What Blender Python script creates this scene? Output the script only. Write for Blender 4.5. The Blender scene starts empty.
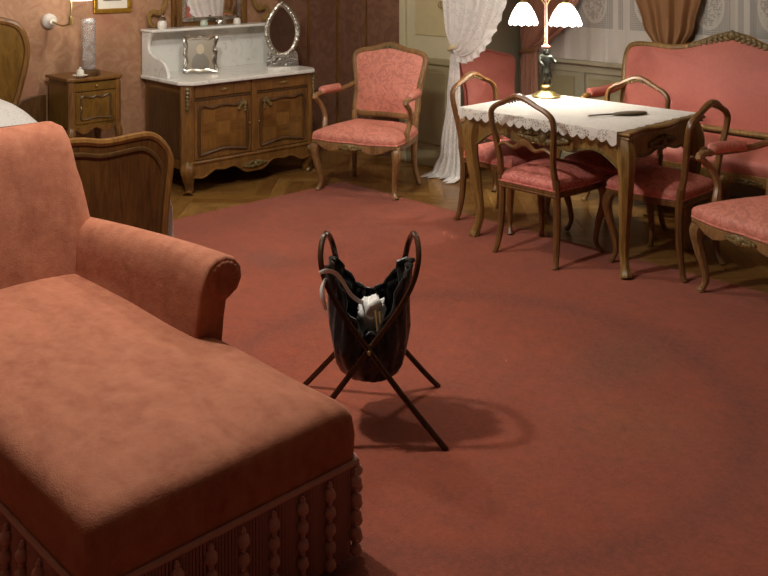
import bpy, bmesh, math, random
from mathutils import Vector, Matrix, noise
random.seed(7)
PI = math.pi
C = bpy.context.scene.collection
scene = bpy.context.scene

# ------------------------------------------------------------------ camera, world, light, exposure
F_PX, HOR, EYE, YAW = 934.0, -45.0, 1.65, math.radians(46)
cam_d = bpy.data.cameras.new('camera')
cam = bpy.data.objects.new('camera', cam_d); C.objects.link(cam)
cam.location = (0, 0, EYE); cam.rotation_euler = (PI/2, 0, YAW)
cam_d.sensor_width = 36.0; cam_d.lens = 36.0*F_PX/768.0
cam_d.shift_y = -(288.0-HOR)/768.0                      # level camera, lens shifted down: upright verticals
cam_d.clip_start = 0.05
scene.camera = cam

world = bpy.data.worlds.new('night'); scene.world = world; world.use_nodes = True
world.node_tree.nodes['Background'].inputs[0].default_value = (0.36, 0.35, 0.33, 1)
world.node_tree.nodes['Background'].inputs[1].default_value = 0.12

def point_light(name, loc, power, col, radius):
    d = bpy.data.lights.new(name, 'POINT'); d.energy = power; d.color = col; d.shadow_soft_size = radius
    o = bpy.data.objects.new(name, d); C.objects.link(o); o.location = loc
    return o
WARM = (1.0, 0.95, 0.87)
point_light('chandelier_light', (-3.2, 1.75, 2.45), 120, WARM, 0.08)
point_light('second_ceiling_light', (-3.95, 3.05, 2.62), 62, WARM, 0.10)

vs = scene.view_settings
vs.view_transform = 'Standard'; vs.look = 'None'; vs.gamma = 1.0; vs.use_curve_mapping = False
vs.exposure = 0.14

# ------------------------------------------------------------------ helpers
def cam_ground(X, D):
    c, s = math.cos(YAW), math.sin(YAW)
    return (X*c - D*s, X*s + D*c)

def lerp(a, b, t): return a + (b-a)*t
def V(*a): return Vector(a)

def catmull(pts, n=6, closed=False):
    pts = [Vector(p) for p in pts]; out = []; N = len(pts)
    rng = N if closed else N-1
    for i in range(rng):
        if closed: p0, p1, p2, p3 = pts[(i-1) % N], pts[i], pts[(i+1) % N], pts[(i+2) % N]
        else: p0, p1, p2, p3 = pts[max(i-1, 0)], pts[i], pts[i+1], pts[min(i+2, N-1)]
        for k in range(n):
            t = k/n; t2 = t*t; t3 = t2*t
            out.append(0.5*((2*p1) + (p2-p0)*t + (2*p0-5*p1+4*p2-p3)*t2 + (3*p1-p0-3*p2+p3)*t3))
    if not closed: out.append(pts[-1].copy())
    return out

def interp(tab, x):
    if x <= tab[0][0]: return tab[0][1]
    for (a, va), (b, vb) in zip(tab, tab[1:]):
        if x <= b:
            t = (x-a)/(b-a); t = t*t*(3-2*t)
            return lerp(va, vb, t)
    return tab[-1][1]

class MB:
    def __init__(s): s.v = []; s.f = []
    def add(s, vs_, fs):
        o = len(s.v); s.v += [tuple(v) for v in vs_]; s.f += [tuple(i+o for i in f) for f in fs]; return s
    def box(s, x0, x1, y0, y1, z0, z1):
        return s.add([(x0,y0,z0),(x1,y0,z0),(x1,y1,z0),(x0,y1,z0),(x0,y0,z1),(x1,y0,z1),(x1,y1,z1),(x0,y1,z1)],
                     [(0,3,2,1),(4,5,6,7),(0,1,5,4),(1,2,6,5),(2,3,7,6),(3,0,4,7)])
    def loft(s, rings, cap=True, closed=False):
        n = len(rings[0]); vs_ = [p for r in rings for p in r]; fs = []
        R = len(rings)
        for i in range(R if closed else R-1):
            a, b = i*n, ((i+1) % R)*n
            for k in range(n):
                k2 = (k+1) % n
                fs.append((a+k, a+k2, b+k2, b+k))
        if cap and not closed:
            fs.append(tuple(reversed(range(n)))); fs.append(tuple((R-1)*n+k for k in range(n)))
        return s.add(vs_, fs)
    def sweep(s, path, rad, n=8, ref=None, closed=False, cap=True):
        path = [Vector(p) for p in path]; N = len(path); rings = []; prev = None
        for i, p in enumerate(path):
            if closed: t = path[(i+1) % N]-path[(i-1) % N]
            else: t = path[min(i+1, N-1)]-path[max(i-1, 0)]
            t.normalize()
            base = Vector(ref) if ref is not None else prev
            if base is None: base = Vector((0,0,1)) if abs(t.z) < .9 else Vector((1,0,0))
            n1 = base - t*base.dot(t)
            if n1.length < 1e-5: n1 = t.orthogonal()
            n1.normalize(); n2 = t.cross(n1); prev = n1
            r = rad[i] if isinstance(rad, (list, tuple)) and len(rad) == N else (rad(i/(N-1)) if callable(rad) else rad)
            ra, rb = r if isinstance(r, (list, tuple)) else (r, r)
            rings.append([p + n1*ra*math.cos(2*PI*k/n) + n2*rb*math.sin(2*PI*k/n) for k in range(n)])
        return s.loft(rings, cap, closed)
    def lathe(s, prof, n=16, c=(0,0,0)):
        rings = [[(c[0]+r*math.cos(2*PI*k/n), c[1]+r*math.sin(2*PI*k/n), c[2]+z) for k in range(n)] for r, z in prof]
        return s.loft(rings, True)
    def ell(s, c, r, n=8, m=5, rot=None):
        rings = []
        for i in range(m+1):
            a = -PI/2 + PI*(i*0.94+0.03*m)/m
            ring = []
            for k in range(n):
                p = Vector((r[0]*math.cos(a)*math.cos(2*PI*k/n), r[1]*math.cos(a)*math.sin(2*PI*k/n), r[2]*math.sin(a)))
                if rot is not None: p = rot @ p
                ring.append(p+Vector(c))
            rings.append(ring)
        return s.loft(rings, True)
    def prism(s, out, fn, t0, t1):
        n = len(out)
        vs_ = [fn(a, b, t0) for a, b in out] + [fn(a, b, t1) for a, b in out]
        fs = [tuple(reversed(range(n))), tuple(range(n, 2*n))]
        fs += [(k, (k+1) % n, n+(k+1) % n, n+k) for k in range(n)]
        return s.add(vs_, fs)
    def grid(s, fn, nu, nv):
        vs_ = [fn(i/nu, j/nv) for j in range(nv+1) for i in range(nu+1)]
        fs = [(j*(nu+1)+i, j*(nu+1)+i+1, (j+1)*(nu+1)+i+1, (j+1)*(nu+1)+i) for j in range(nv) for i in range(nu)]
        return s.add(vs_, fs)
    def clamp0(s):
        s.v = [(v[0], v[1], max(0.0, v[2])) for v in s.v]; return s
    def mesh(s, name, mat, smooth=40):
        me = bpy.data.meshes.new(name); me.from_pydata(s.v, [], s.f); me.update()
        bm = bmesh.new(); bm.from_mesh(me); bmesh.ops.recalc_face_normals(bm, faces=bm.faces); bm.to_mesh(me); bm.free()
        if mat: me.materials.append(mat)
        if smooth:
            me.shade_smooth(); me.set_sharp_from_angle(angle=math.radians(smooth))
        return me
    def build(s, name, mat, parent=None, smooth=40, subsurf=0, bevel=0, solid=0, loc=None):
        o = bpy.data.objects.new(name, s.mesh(name, mat, smooth)); C.objects.link(o)
        if parent is not None: o.parent = parent
        if loc: o.location = loc
        if solid:
            m = o.modifiers.new('solid', 'SOLIDIFY'); m.thickness = solid; m.offset = 0
        if bevel:
            m = o.modifiers.new('bevel', 'BEVEL'); m.width = bevel; m.segments = 2; m.limit_method = 'ANGLE'; m.angle_limit = math.radians(40)
        if subsurf:
            m = o.modifiers.new('sub', 'SUBSURF'); m.levels = subsurf; m.render_levels = subsurf
        return o

def tag(o, label, cat, group=None):
    o['label'] = label; o['category'] = cat
    if group: o['group'] = group
    return o
def thing(name, label, cat, loc=(0,0,0), rotz=0, group=None):
    o = bpy.data.objects.new(name, None); C.objects.link(o); o.empty_display_size = 0.1
    o.location = loc; o.rotation_euler = (0, 0, rotz)
    return tag(o, label, cat, group)
def struct(o): o['kind'] = 'structure'; return o
def copy_tree(root, loc, rotz, label, group=None):
    r = root.copy(); C.objects.link(r); r.location = loc; r.rotation_euler = (0, 0, rotz); r['label'] = label
    if group: r['group'] = group
    for ch in list(root.children):
        c = ch.copy(); C.objects.link(c); c.parent = r
        for g in list(ch.children):
            d = g.copy(); C.objects.link(d); d.parent = c
    return r

# ------------------------------------------------------------------ materials
def lin(c):
    return tuple(((x/255)/12.92 if x/255 <= .04045 else ((x/255+.055)/1.055)**2.4) for x in c) + (1,)
class NT:
    def __init__(s, name):
        s.m = bpy.data.materials.new(name); s.m.use_nodes = True
        s.t = s.m.node_tree; s.b = s.t.nodes['Principled BSDF']; s.out = s.t.nodes['Material Output']
        s.co = s.n('ShaderNodeTexCoord').outputs['Object']
    def n(s, typ, **kw):
        nd = s.t.nodes.new(typ)
        for k, v in kw.items():
            if k.startswith('i_'): nd.inputs[k[2:].replace('_', ' ')].default_value = v
            else: setattr(nd, k, v)
        return nd
    def l(s, a, b): s.t.links.new(a, b)
    def map(s, scale=(1,1,1), rot=(0,0,0), loc=(0,0,0), src=None):
        m = s.n('ShaderNodeMapping'); m.inputs['Scale'].default_value = scale; m.inputs['Rotation'].default_value = rot
        m.inputs['Location'].default_value = loc
        s.l(src or s.co, m.inputs[0]); return m.outputs[0]
    def noise(s, vec, scale, detail=4, rough=.55, dist=0):
        nd = s.n('ShaderNodeTexNoise', i_Scale=scale, i_Detail=detail, i_Roughness=rough, i_Distortion=dist)
        s.l(vec, nd.inputs['Vector']); return nd.outputs['Fac']
    def ramp(s, fac, stops):
        r = s.n('ShaderNodeValToRGB'); e = r.color_ramp.elements
        while len(e) < len(stops): e.new(.5)
        for el, (p, c) in zip(e, stops): el.position = p; el.color = c
        s.l(fac, r.inputs[0]); return r.outputs[0]
    def mix(s, fac, a, b, mode='MIX'):
        m = s.n('ShaderNodeMix', data_type='RGBA', blend_type=mode)
        for sock, v in ((m.inputs[0], fac), (m.inputs[6], a), (m.inputs[7], b)):
            if hasattr(v, 'links'): s.l(v, sock)
            else: sock.default_value = v
        return m.outputs[2]
    def math(s, op, a, b=None, c=None):
        m = s.n('ShaderNodeMath', operation=op)
        for i, v in enumerate((a, b, c)):
            if v is None: continue
            if hasattr(v, 'links'): s.l(v, m.inputs[i])
            else: m.inputs[i].default_value = v
        return m.outputs[0]
    def sep(s, vec=None):
        x = s.n('ShaderNodeSeparateXYZ'); s.l(vec or s.co, x.inputs[0]); return x.outputs
    def bump(s, h, strength=.3, dist=.01):
        b = s.n('ShaderNodeBump', i_Strength=strength, i_Distance=dist); s.l(h, b.inputs['Height']); s.l(b.outputs[0], s.b.inputs['Normal'])
    def base(s, col):
        if hasattr(col, 'links'): s.l(col, s.b.inputs['Base Color'])
        else: s.b.inputs['Base Color'].default_value = col
    def set(s, **kw):
        for k, v in kw.items(): s.b.inputs[k.replace('_', ' ')].default_value = v
        return s

def wood(name, c1, c2, rough=.35, grain=(3, 3, .35), scale=14):
    t = NT(name); v = t.map(grain)
    a = t.noise(v, scale, 6, .6, 1.2); b = t.noise(t.map((1,1,1)), 4, 3)
    f = t.math('ADD', t.math('MULTIPLY', a, .75), t.math('MULTIPLY', b, .3))
    t.base(t.ramp(f, [(.3, lin(c1)), (.72, lin(c2))])); t.set(Roughness=rough); t.bump(a, .12, .004)
    return t.m
def fabric(name, c1, c2, sheen=.4, motif=0, rough=.85, weave=420):
    t = NT(name)
    a = t.noise(t.co, 3.0, 4)
    col = t.mix(a, lin(c1), lin(c2))
    if motif:
        w = t.noise(t.co, 17, 3, .5, 2.0)
        m = t.ramp(w, [(.47, (0,0,0,1)), (.52, (1,1,1,1)), (.60, (.3,.3,.3,1)), (.66, (.9,.9,.9,1))])
        mm = t.math('MULTIPLY', m, motif)
        col = t.mix(mm, col, lin(tuple(min(255, int(x*1.2+18)) for x in c2)))
    t.base(col); t.set(Roughness=rough, Sheen_Weight=sheen, Sheen_Roughness=.5)
    t.b.inputs['Sheen Tint'].default_value = lin(tuple(min(255, int(x*1.15)) for x in c2))
    t.bump(t.noise(t.co, weave, 2), .25, .003)
    return t.m
def plain(name, col, rough=.5, metal=0, var=.15, nscale=20, bump=0, spec=None):
    t = NT(name); a = t.noise(t.co, nscale, 4)
    d = tuple(x*(1-var) for x in col)
    t.base(t.mix(a, lin(d), lin(col))); t.set(Roughness=rough, Metallic=metal)
    if bump: t.bump(a, bump, .01)
    return t.m
def lace(name, col, density=.75, cell=.012, band=None):
    t = NT(name); x = t.sep()
    ch = t.n('ShaderNodeTexVoronoi', feature='DISTANCE_TO_EDGE', i_Scale=1/cell); t.l(t.co, ch.inputs['Vector'])
    net = t.math('LESS_THAN', ch.outputs['Distance'], .16)
    flor = t.ramp(t.noise(t.co, 16, 2, .4, 1.5), [(.47, (0,0,0,1)), (.5, (1,1,1,1))])
    solid = t.math('MAXIMUM', net, flor)
    op = t.math('ADD', t.math('MULTIPLY', solid, 1-density), density)
    t.base(lin(col)); t.set(Roughness=.9)
    tr = t.n('ShaderNodeBsdfTransparent'); mx = t.n('ShaderNodeMixShader')
    tl = t.n('ShaderNodeBsdfTranslucent'); tl.inputs[0].default_value = lin(col)
    m2 = t.n('ShaderNodeMixShader'); m2.inputs[0].default_value = .3
    t.l(t.b.outputs[0], m2.inputs[1]); t.l(tl.outputs[0], m2.inputs[2])
    t.l(op, mx.inputs[0]); t.l(tr.outputs[0], mx.inputs[1]); t.l(m2.outputs[0], mx.inputs[2]); t.l(mx.outputs[0], t.out.inputs[0])
    t.bump(solid, .5, .004)
    return t.m

WALNUT = wood('walnut', (72, 46, 20), (138, 96, 46), .32)
WALNUT_D = wood('walnut_dark', (52, 34, 16), (98, 68, 34), .34)
GILT_WOOD = wood('carved_walnut', (88, 66, 30), (158, 122, 66), .36)
FRUITWOOD = wood('fruitwood', (88, 60, 34), (162, 124, 80), .36)
CHAIRWOOD = wood('chair_wood', (70, 44, 22), (134, 94, 52), .34)
CARVE = wood('carving_wood', (66, 54, 28), (136, 116, 70), .42)
BENT = wood('bentwood', (30, 15, 9), (72, 38, 20), .22)
OAK = wood('parquet_oak', (104, 70, 30), (166, 122, 62), .30, (6, .7, 6), 9)
MAHOG = wood('bed_wood', (50, 30, 13), (104, 68, 30), .3, (4, 4, .5), 8)
OLIVEW = wood('burl_panel', (76, 52, 18), (128, 94, 38), .3, (2, 2, .8), 10)
SATIN_CORAL = fabric('coral_satin', (186, 112, 96), (198, 126, 108), .25, .38, .6)
SOFA_CORAL = fabric('sofa_coral', (170, 94, 80), (184, 106, 92), .2, .08, .62)
CHAIR_PINK = fabric('pink_brocade', (170, 92, 82), (190, 112, 100), .25, .45, .6)
def velvet(name, c0, c1, c2):
    t = NT(name)
    a = t.ramp(t.noise(t.map((1.2, 3, 2)), 3.2, 6, .65, .6), [(.32, (0,0,0,1)), (.7, (1,1,1,1))]); b = t.ramp(t.noise(t.co, 16, 5, .7), [(.4, (0,0,0,1)), (.7, (1,1,1,1))])
    col = t.mix(a, lin(c0), lin(c1)); col = t.mix(t.math('MULTIPLY', b, .45), col, lin(c2))
    t.base(col); t.set(Roughness=.9, Sheen_Weight=.3, Sheen_Roughness=.45); t.b.inputs['Sheen Tint'].default_value = lin(c2)
    h = t.math('ADD', t.math('MULTIPLY', t.noise(t.co, 9, 4), 1.5), t.math('MULTIPLY', t.noise(t.co, 240, 2), .35))
    t.bump(h, .35, .012)
    return t.m
VELVET = velvet('coral_velvet', (148, 86, 62), (176, 110, 82), (190, 130, 100))
FRINGE = fabric('fringe_silk', (172, 132, 122), (198, 158, 148), .2, 0, .75)
BLACK_SATIN = None
t = NT('black_satin'); t.base(lin((16, 15, 15))); t.set(Roughness=.3, Sheen_Weight=.1); t.bump(t.noise(t.co, 40, 4), .5, .012); BLACK_SATIN = t.m
t = NT('white_marble'); v = t.noise(t.map((1,1,1)), 7, 8, .65, 2.0)
t.base(t.ramp(v, [(.30, lin((196, 196, 190))), (.45, lin((226, 226, 220))), (.7, lin((232, 230, 224)))])); t.set(Roughness=.16); MARBLE = t.m
SILVER = plain('silver', (205, 200, 190), .22, 1.0, .25, 60, .35)
BRASS = plain('brass', (206, 182, 118), .36, .9, .2, 40)
BRONZE = plain('bronze_dark', (78, 80, 72), .3, .85, .3, 50)
GOLDF = plain('gold_leaf', (204, 158, 58), .35, .8, .3, 60, .3)
PORCELAIN = plain('porcelain', (226, 222, 212), .25, 0, .06)
PAPER = plain('paper_mat', (222, 216, 200), .8, 0, .05)
WHITE_CLOTH = fabric('white_cotton', (228, 226, 222), (240, 239, 236), .1, 0, .9)
SKY_CREAM = plain('cream_paint', (196, 188, 154), .55, 0, .06, 6)
GREY_PAINT = plain('grey_olive_paint', (170, 164, 138), .5, 0, .08, 6)
DADO_PAINT = plain('dado_paint', (158, 148, 112), .5, 0, .1, 6)
CEIL = plain('ceiling_plaster', (150, 132, 108), .9, 0, .04, 5)
DRAPE = fabric('brown_drape', (128, 90, 56), (154, 112, 72), .2, 0, .75)
t = NT('mirror_glass'); t.base((.86, .87, .86, 1)); t.set(Metallic=1.0, Roughness=.03); MIRROR = t.m
t = NT('clear_glass'); t.base((.97, .98, .98, 1)); t.set(Roughness=.06, IOR=1.35, Transmission_Weight=1.0); t.bump(t.noise(t.co, 60, 3), .5, .01); tr = t.n('ShaderNodeBsdfDiffuse'); tr.inputs[0].default_value = (.82, .83, .84, 1); mx = t.n('ShaderNodeMixShader'); t.l(t.ramp(t.noise(t.co, 45, 3), [(.4, (.06,.06,.06,1)), (.62, (.26,.26,.26,1))]), mx.inputs[0]); t.l(t.b.outputs[0], mx.inputs[1]); t.l(tr.outputs[0], mx.inputs[2]); t.l(mx.outputs[0], t.out.inputs[0]); GLASS = t.m
t = NT('window_glass'); t.base((.9, .93, .95, 1)); t.set(Roughness=.02, IOR=1.1, Transmission_Weight=1.0); PANE = t.m
t = NT('lamp_glass'); t.base((1, .97, .9, 1)); t.set(Roughness=.5, Emission_Strength=9.0); t.b.inputs['Emission Color'].default_value = (1, .93, .82, 1); SHADE = t.m

# wallpaper: old rose damask with faded blossoms
t = NT('wallpaper')
a = t.noise(t.co, 9, 3, .5, 1.8); b = t.noise(t.co, 3.1, 3); c = t.noise(t.co, 40, 3)
col = t.mix(t.ramp(a, [(.42, (0,0,0,1)), (.6, (1,1,1,1))]), lin((158, 116, 86)), lin((174, 134, 102)))
col = t.mix(t.ramp(b, [(.56, (0,0,0,1)), (.74, (.8,.8,.8,1))]), col, lin((160, 100, 80)))
t.base(t.mix(t.math('MULTIPLY', c, .35), col, lin((134, 94, 66)))); t.set(Roughness=.7); WALLPAPER = t.m
t = NT('brown_wallpaper')
a = t.noise(t.co, 8, 3, .5, 1.8); b = t.noise(t.map((30, 30, 1)), 3, 3)
col = t.mix(t.ramp(a, [(.42, (0,0,0,1)), (.6, (1,1,1,1))]), lin((116, 80, 60)), lin((134, 96, 74)))
t.base(t.mix(t.math('MULTIPLY', b, .5), col, lin((98, 68, 50)))); t.set(Roughness=.6); BROWNPAPER = t.m

# carpet: worn terracotta pile with stain patches and one large darker ring
t = NT('carpet')
n1 = t.ramp(t.noise(t.co, 1.6, 7, .68), [(.32, (0,0,0,1)), (.68, (1,1,1,1))]); n2 = t.noise(t.co, 5.5, 5, .65); n3 = t.noise(t.co, 260, 2)
col = t.mix(n1, lin((136, 62, 38)), lin((172, 84, 54)))
col = t.mix(t.math('MULTIPLY', t.ramp(n2, [(.45, (0,0,0,1)), (.75, (1,1,1,1))]), .45), col, lin((118, 64, 50)))
X = t.sep()
def spot(cx, cy, r0, r1, soft):
    dx = t.math('SUBTRACT', X[0], cx); dy = t.math('SUBTRACT', X[1], cy)
    d = t.math('SQRT', t.math('ADD', t.math('POWER', t.math('DIVIDE', dx, r0), 2), t.math('POWER', t.math('DIVIDE', dy, r1), 2)))
    return d
def smooth_in(d, a, b):
    m = t.n('ShaderNodeMapRange', interpolation_type='SMOOTHSTEP'); t.l(d, m.inputs['Value'])
    m.inputs['From Min'].default_value = a; m.inputs['From Max'].default_value = b
    m.inputs['To Min'].default_value = 1; m.inputs['To Max'].default_value = 0
    return m.outputs[0]
wob = t.math('MULTIPLY', t.noise(t.co, 2.5, 4), .35)
for (cx, cy, r0, r1, k, cc) in ((-2.05, 3.35, .24, .44, .7, (104, 72, 54)), (-4.05, 3.05, .26, .16, .6, (112, 74, 66)), (-1.75, 2.9, .28, .34, .4, (146, 90, 52))):
    d = t.math('ADD', spot(cx, cy, r0, r1, 0), t.math('SUBTRACT', wob, .18))
    col = t.mix(t.math('MULTIPLY', smooth_in(d, .2, 1.1), k), col, lin(cc))
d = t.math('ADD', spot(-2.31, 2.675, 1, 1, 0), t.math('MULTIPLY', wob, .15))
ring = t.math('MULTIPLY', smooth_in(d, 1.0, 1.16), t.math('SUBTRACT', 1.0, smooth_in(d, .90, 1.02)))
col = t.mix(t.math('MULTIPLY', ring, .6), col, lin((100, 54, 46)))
n4 = t.ramp(t.noise(t.co, 14, 6, .75), [(.38, (0,0,0,1)), (.66, (1,1,1,1))]); n5 = t.ramp(t.noise(t.co, 55, 4, .7), [(.35, (0,0,0,1)), (.65, (1,1,1,1))])
col = t.mix(t.math('MULTIPLY', n4, .55), col, lin((112, 62, 48)))
col = t.mix(t.math('MULTIPLY', n5, .40), col, lin((176, 92, 66)))
t.base(t.mix(t.math('MULTIPLY', n3, .3), col, lin((120, 54, 36)))); t.set(Roughness=.95, Sheen_Weight=.12)
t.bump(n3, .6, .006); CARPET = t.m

# lace panel over the windows: net, borders and oval medallions woven in
t = NT('window_lace'); X = t.sep()
def stripe(sock, period, duty): return t.math('LESS_THAN', t.math('FRACT', t.math('DIVIDE', sock, period)), duty)
net = t.math('MAXIMUM', stripe(X[0], .016, .45), stripe(X[2], .016, .45))
u = t.math('SUBTRACT', t.math('FRACT', t.math('DIVIDE', t.math('ADD', X[0], 4.7), .46)), .5)
w = t.math('SUBTRACT', X[2], 1.30)
e = t.math('ADD', t.math('POWER', t.math('DIVIDE', t.math('MULTIPLY', u, .46), .115), 2), t.math('POWER', t.math('DIVIDE', w, .17), 2))
oval = t.math('LESS_THAN', e, 1.0); ovr = t.math('MULTIPLY', t.math('GREATER_THAN', e, .7), oval)
flo = t.math('GREATER_THAN', t.noise(t.co, 34, 2, .4, 1.5), .49)
band = t.math('MAXIMUM', t.math('LESS_THAN', t.math('ABSOLUTE', t.math('SUBTRACT', t.math('ABSOLUTE', u), .40)), .05), t.math('LESS_THAN', t.math('ABSOLUTE', t.math('SUBTRACT', X[2], 1.075)), .02))
fill = t.math('MAXIMUM', t.math('MULTIPLY', oval, flo), t.math('MAXIMUM', ovr, band))
low = t.math('LESS_THAN', X[2], 1.06)
solid = t.math('MAXIMUM', t.math('MULTIPLY', net, .55), t.math('MAXIMUM', fill, low))
op = t.math('ADD', t.math('MULTIPLY', solid, .50), .48)
t.base(lin((196, 190, 180))); t.set(Roughness=.9)
tr = t.n('ShaderNodeBsdfTransparent'); mx = t.n('ShaderNodeMixShader')
t.l(op, mx.inputs[0]); t.l(tr.outputs[0], mx.inputs[1]); t.l(t.b.outputs[0], mx.inputs[2]); t.l(mx.outputs[0], t.out.inputs[0])
t.bump(solid, .5, .004); WIN_LACE = t.m
LACE_W = lace('white_lace', (244, 242, 238), .80, .014)
CLOTH_LACE = lace('table_lace', (236, 232, 224), .86, .010)
BED_LACE = lace('bed_lace', (240, 238, 234), .86, .02)

# ------------------------------------------------------------------ the room
XL, YB, YW, XR, YF, H = -6.10, 5.33, 6.15, 2.2, -1.8, 3.0
AX0, AX1 = -4.75, -1.4                                     # window alcove
floor = MB().box(XL-.15, XR+.15, YF-.15, YW+.15, -.12, -.005).build('floor', OAK, None, 0); struct(floor)
# herringbone parquet where the carpet leaves it bare
def clip(poly, a, b, c):                                   # keep a*x+b*y<=c
    out = []
    for i in range(len(poly)):
        p, q = poly[i], poly[(i+1) % len(poly)]
        dp, dq = a*p[0]+b*p[1]-c, a*q[0]+b*q[1]-c
        if dp <= 0: out.append(p)
        if dp*dq < 0:
            k = dp/(dp-dq); out.append((p[0]+(q[0]-p[0])*k, p[1]+(q[1]-p[1])*k))
    return out
PW, PN, ang = .10, 6, math.radians(-45)
ca, sa = math.cos(ang), math.sin(ang)
OAKV = [wood('oak_plank_%d' % i, c1, c2, .28, g, 8) for i, (c1, c2, g) in enumerate((
    ((104, 72, 32), (158, 116, 60), (5, .6, 5)), ((92, 60, 26), (146, 104, 52), (5, .6, 5)), ((112, 80, 38), (172, 130, 72), (5, .6, 5))))]
cnt = 0
for gx in range(-90, 60):
    for gy in range(-40, 110):
        d = (gx-gy) % (2*PN)
        if d == 0: r = (gx*PW, (gx+PN)*PW, gy*PW, (gy+1)*PW); long_x = True
        elif d == PN: r = (gx*PW, (gx+1)*PW, (gy-PN+1)*PW, (gy+1)*PW); long_x = False
        else: continue
        g = .0012
        poly = [(r[0]+g, r[2]+g), (r[1]-g, r[2]+g), (r[1]-g, r[3]-g), (r[0]+g, r[3]-g)]
        poly = [(p*ca-q*sa, p*sa+q*ca) for p, q in poly]
        cx = sum(p[0] for p in poly)/4; cy = sum(p[1] for p in poly)/4
        vis = (XL-.1 < cx < -4.98 and 2.55 < cy < YB+.1) or (-5.2 < cx < -1.9 and 4.42 < cy < YB+.0) or (AX0 < cx < -1.9 and YB-.1 <= cy < 6.0)
        if not vis: continue
        poly = clip(poly, -1, 0, -XL)
        if cx < AX0: poly = clip(poly, 0, 1, YB)
        elif cy > YB-.05: poly = clip(clip(poly, -1, 0, -AX0), 0, 1, YW)
        if len(poly) < 3: continue
        th = ang if long_x else ang+PI/2
        R2 = Matrix.Rotation(-th+PI/2, 3, 'Z')
        loc = [(R2 @ Vector((p[0]-cx, p[1]-cy, 0))) for p in poly]
        mb = MB().prism([(p.x, p.y) for p in loc], lambda a, b, t_: (a, b, t_), -.005, 0.0)
        o = mb.build('plank', random.choice(OAKV), floor, 0)
        o.location = (cx, cy, random.uniform(-.0006, .0)); o.rotation_euler = (0, 0, th-PI/2); cnt += 1
print('planks', cnt)

def wallbox(name, x0, x1, y0, y1, z0, z1, mat, parent=None):
    o = MB().box(x0, x1, y0, y1, z0, z1).build(name, mat, parent, 0)
    return struct(o) if parent is None else o
wl = wallbox('wall_left', XL-.15, XL, YF-.15, YB+.15, -.005, H, WALLPAPER)
wb = wallbox('wall_back', XL, AX0, YB, YB+.15, -.005, H, GREY_PAINT)
wbr = wallbox('wall_back_right', AX1, XR, YB, YB+.15, -.005, H, GREY_PAINT)
was = wallbox('wall_alcove_left', AX0-.15, AX0, YB+.15, YW+.15, -.005, H, GREY_PAINT)
war = wallbox('wall_alcove_right', AX1, AX1+.15, YB+.15, YW+.15, -.005, H, GREY_PAINT)
wr = wallbox('wall_right', XR, XR+.15, YF-.15, YB+.15, -.005, H, BROWNPAPER)
wf = wallbox('wall_front', XL, XR, YF-.15, YF, -.005, H, BROWNPAPER)
ce = wallbox('ceiling', XL-.15, XR+.15, YF-.15, YW+.15, H, H+.1, CEIL)

# window wall: apron, piers, lintel around two windows
SILL, LINT = .84, 2.62
WINS = ((-4.60, -3.52), (-3.24, -2.16))
ww = MB()
ww.box(AX0, AX1, YW, YW+.15, -.005, SILL)
ww.box(AX0, AX1, YW, YW+.15, LINT, H)
xs = [AX0, WINS[0][0], WINS[0][1], WINS[1][0], WINS[1][1], AX1]
for i in (0, 2, 4): ww.box(xs[i], xs[i+1], YW, YW+.15, SILL, LINT)
ww = struct(ww.build('wall_window', GREY_PAINT, None, 0))
# panelled apron: rails, stiles and raised panels
MB().box(AX0, AX1, YW-.02, YW, .74, .80).build('panel_rail', GREY_PAINT, ww, 0, bevel=.004)
MB().box(AX0, AX1, YW-.02, YW, .0, .12).build('panel_rail', GREY_PAINT, ww, 0, bevel=.004)
px = AX0
while px < AX1-.1:
    MB().box(px, px+.07, YW-.02, YW, .12, .74).build('panel_stile', GREY_PAINT, ww, 0, bevel=.004)
    if px+.56 < AX1+.1: MB().box(px+.10, px+.53, YW-.012, YW, .16, .70).build('panel', DADO_PAINT, ww, 0, bevel=.006)
    px += .56
for i, (a, b) in enumerate(WINS):
    o = MB().box(a-.06, b+.06, YW-.07, YW+.12, SILL-.035, SILL).build('trim_%d' % (i+1), GREY_PAINT, None, 0, bevel=.008); struct(o)
    mb = MB(); fy0, fy1 = YW+.05, YW+.10
    mb.box(a, a+.06, fy0, fy1, SILL, LINT); mb.box(b-.06, b, fy0, fy1, SILL, LINT)
    mb.box(a+.06, b-.06, fy0, fy1, SILL, SILL+.06); mb.box(a+.06, b-.06, fy0, fy1, LINT-.06, LINT)
    m = (a+b)/2
    w_ = struct(mb.build('window_%d' % (i+1), GREY_PAINT, None, 0))
    MB().box(m-.035, m+.035, fy0, fy1, SILL+.06, LINT-.06).build('mullion', GREY_PAINT, w_, 0)
    for s0, s1 in ((a+.06, m-.035), (m+.035, b-.06)):
        for k in range(3):
            z0 = SILL+.06 + k*.555
            MB().box(s0, s1, fy0+.02, fy0+.026, z0, z0+.53).build('pane', PANE, w_, 0)
            if k < 2: MB().box(s0, s1, fy0+.005, fy1-.005, z0+.53, z0+.555).build('glazing_bar', GREY_PAINT, w_, 0)

# brown papered bay in the corner with thin battens
struct(MB().box(XL, -5.31, YB-.012, YB, .0, H).build('wall_corner_panel', BROWNPAPER, None, 0))
bp = MB().box(XL, XL+.012, 4.68, YB-.012, 0, H).build('wall_left_panel', BROWNPAPER, None, 0); struct(bp)
k = 1
for (x0, x1, y0, y1) in ((-5.73, -5.71, YB-.020, YB-.012), (XL+.012, XL+.022, 4.98, 5.0), (XL+.012, XL+.03, YB-.03, YB-.012)):
    k += 1; struct(MB().box(x0, x1, y0, y1, 0, H).build('trim_%d' % (k+1), WALNUT, None, 0))
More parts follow.
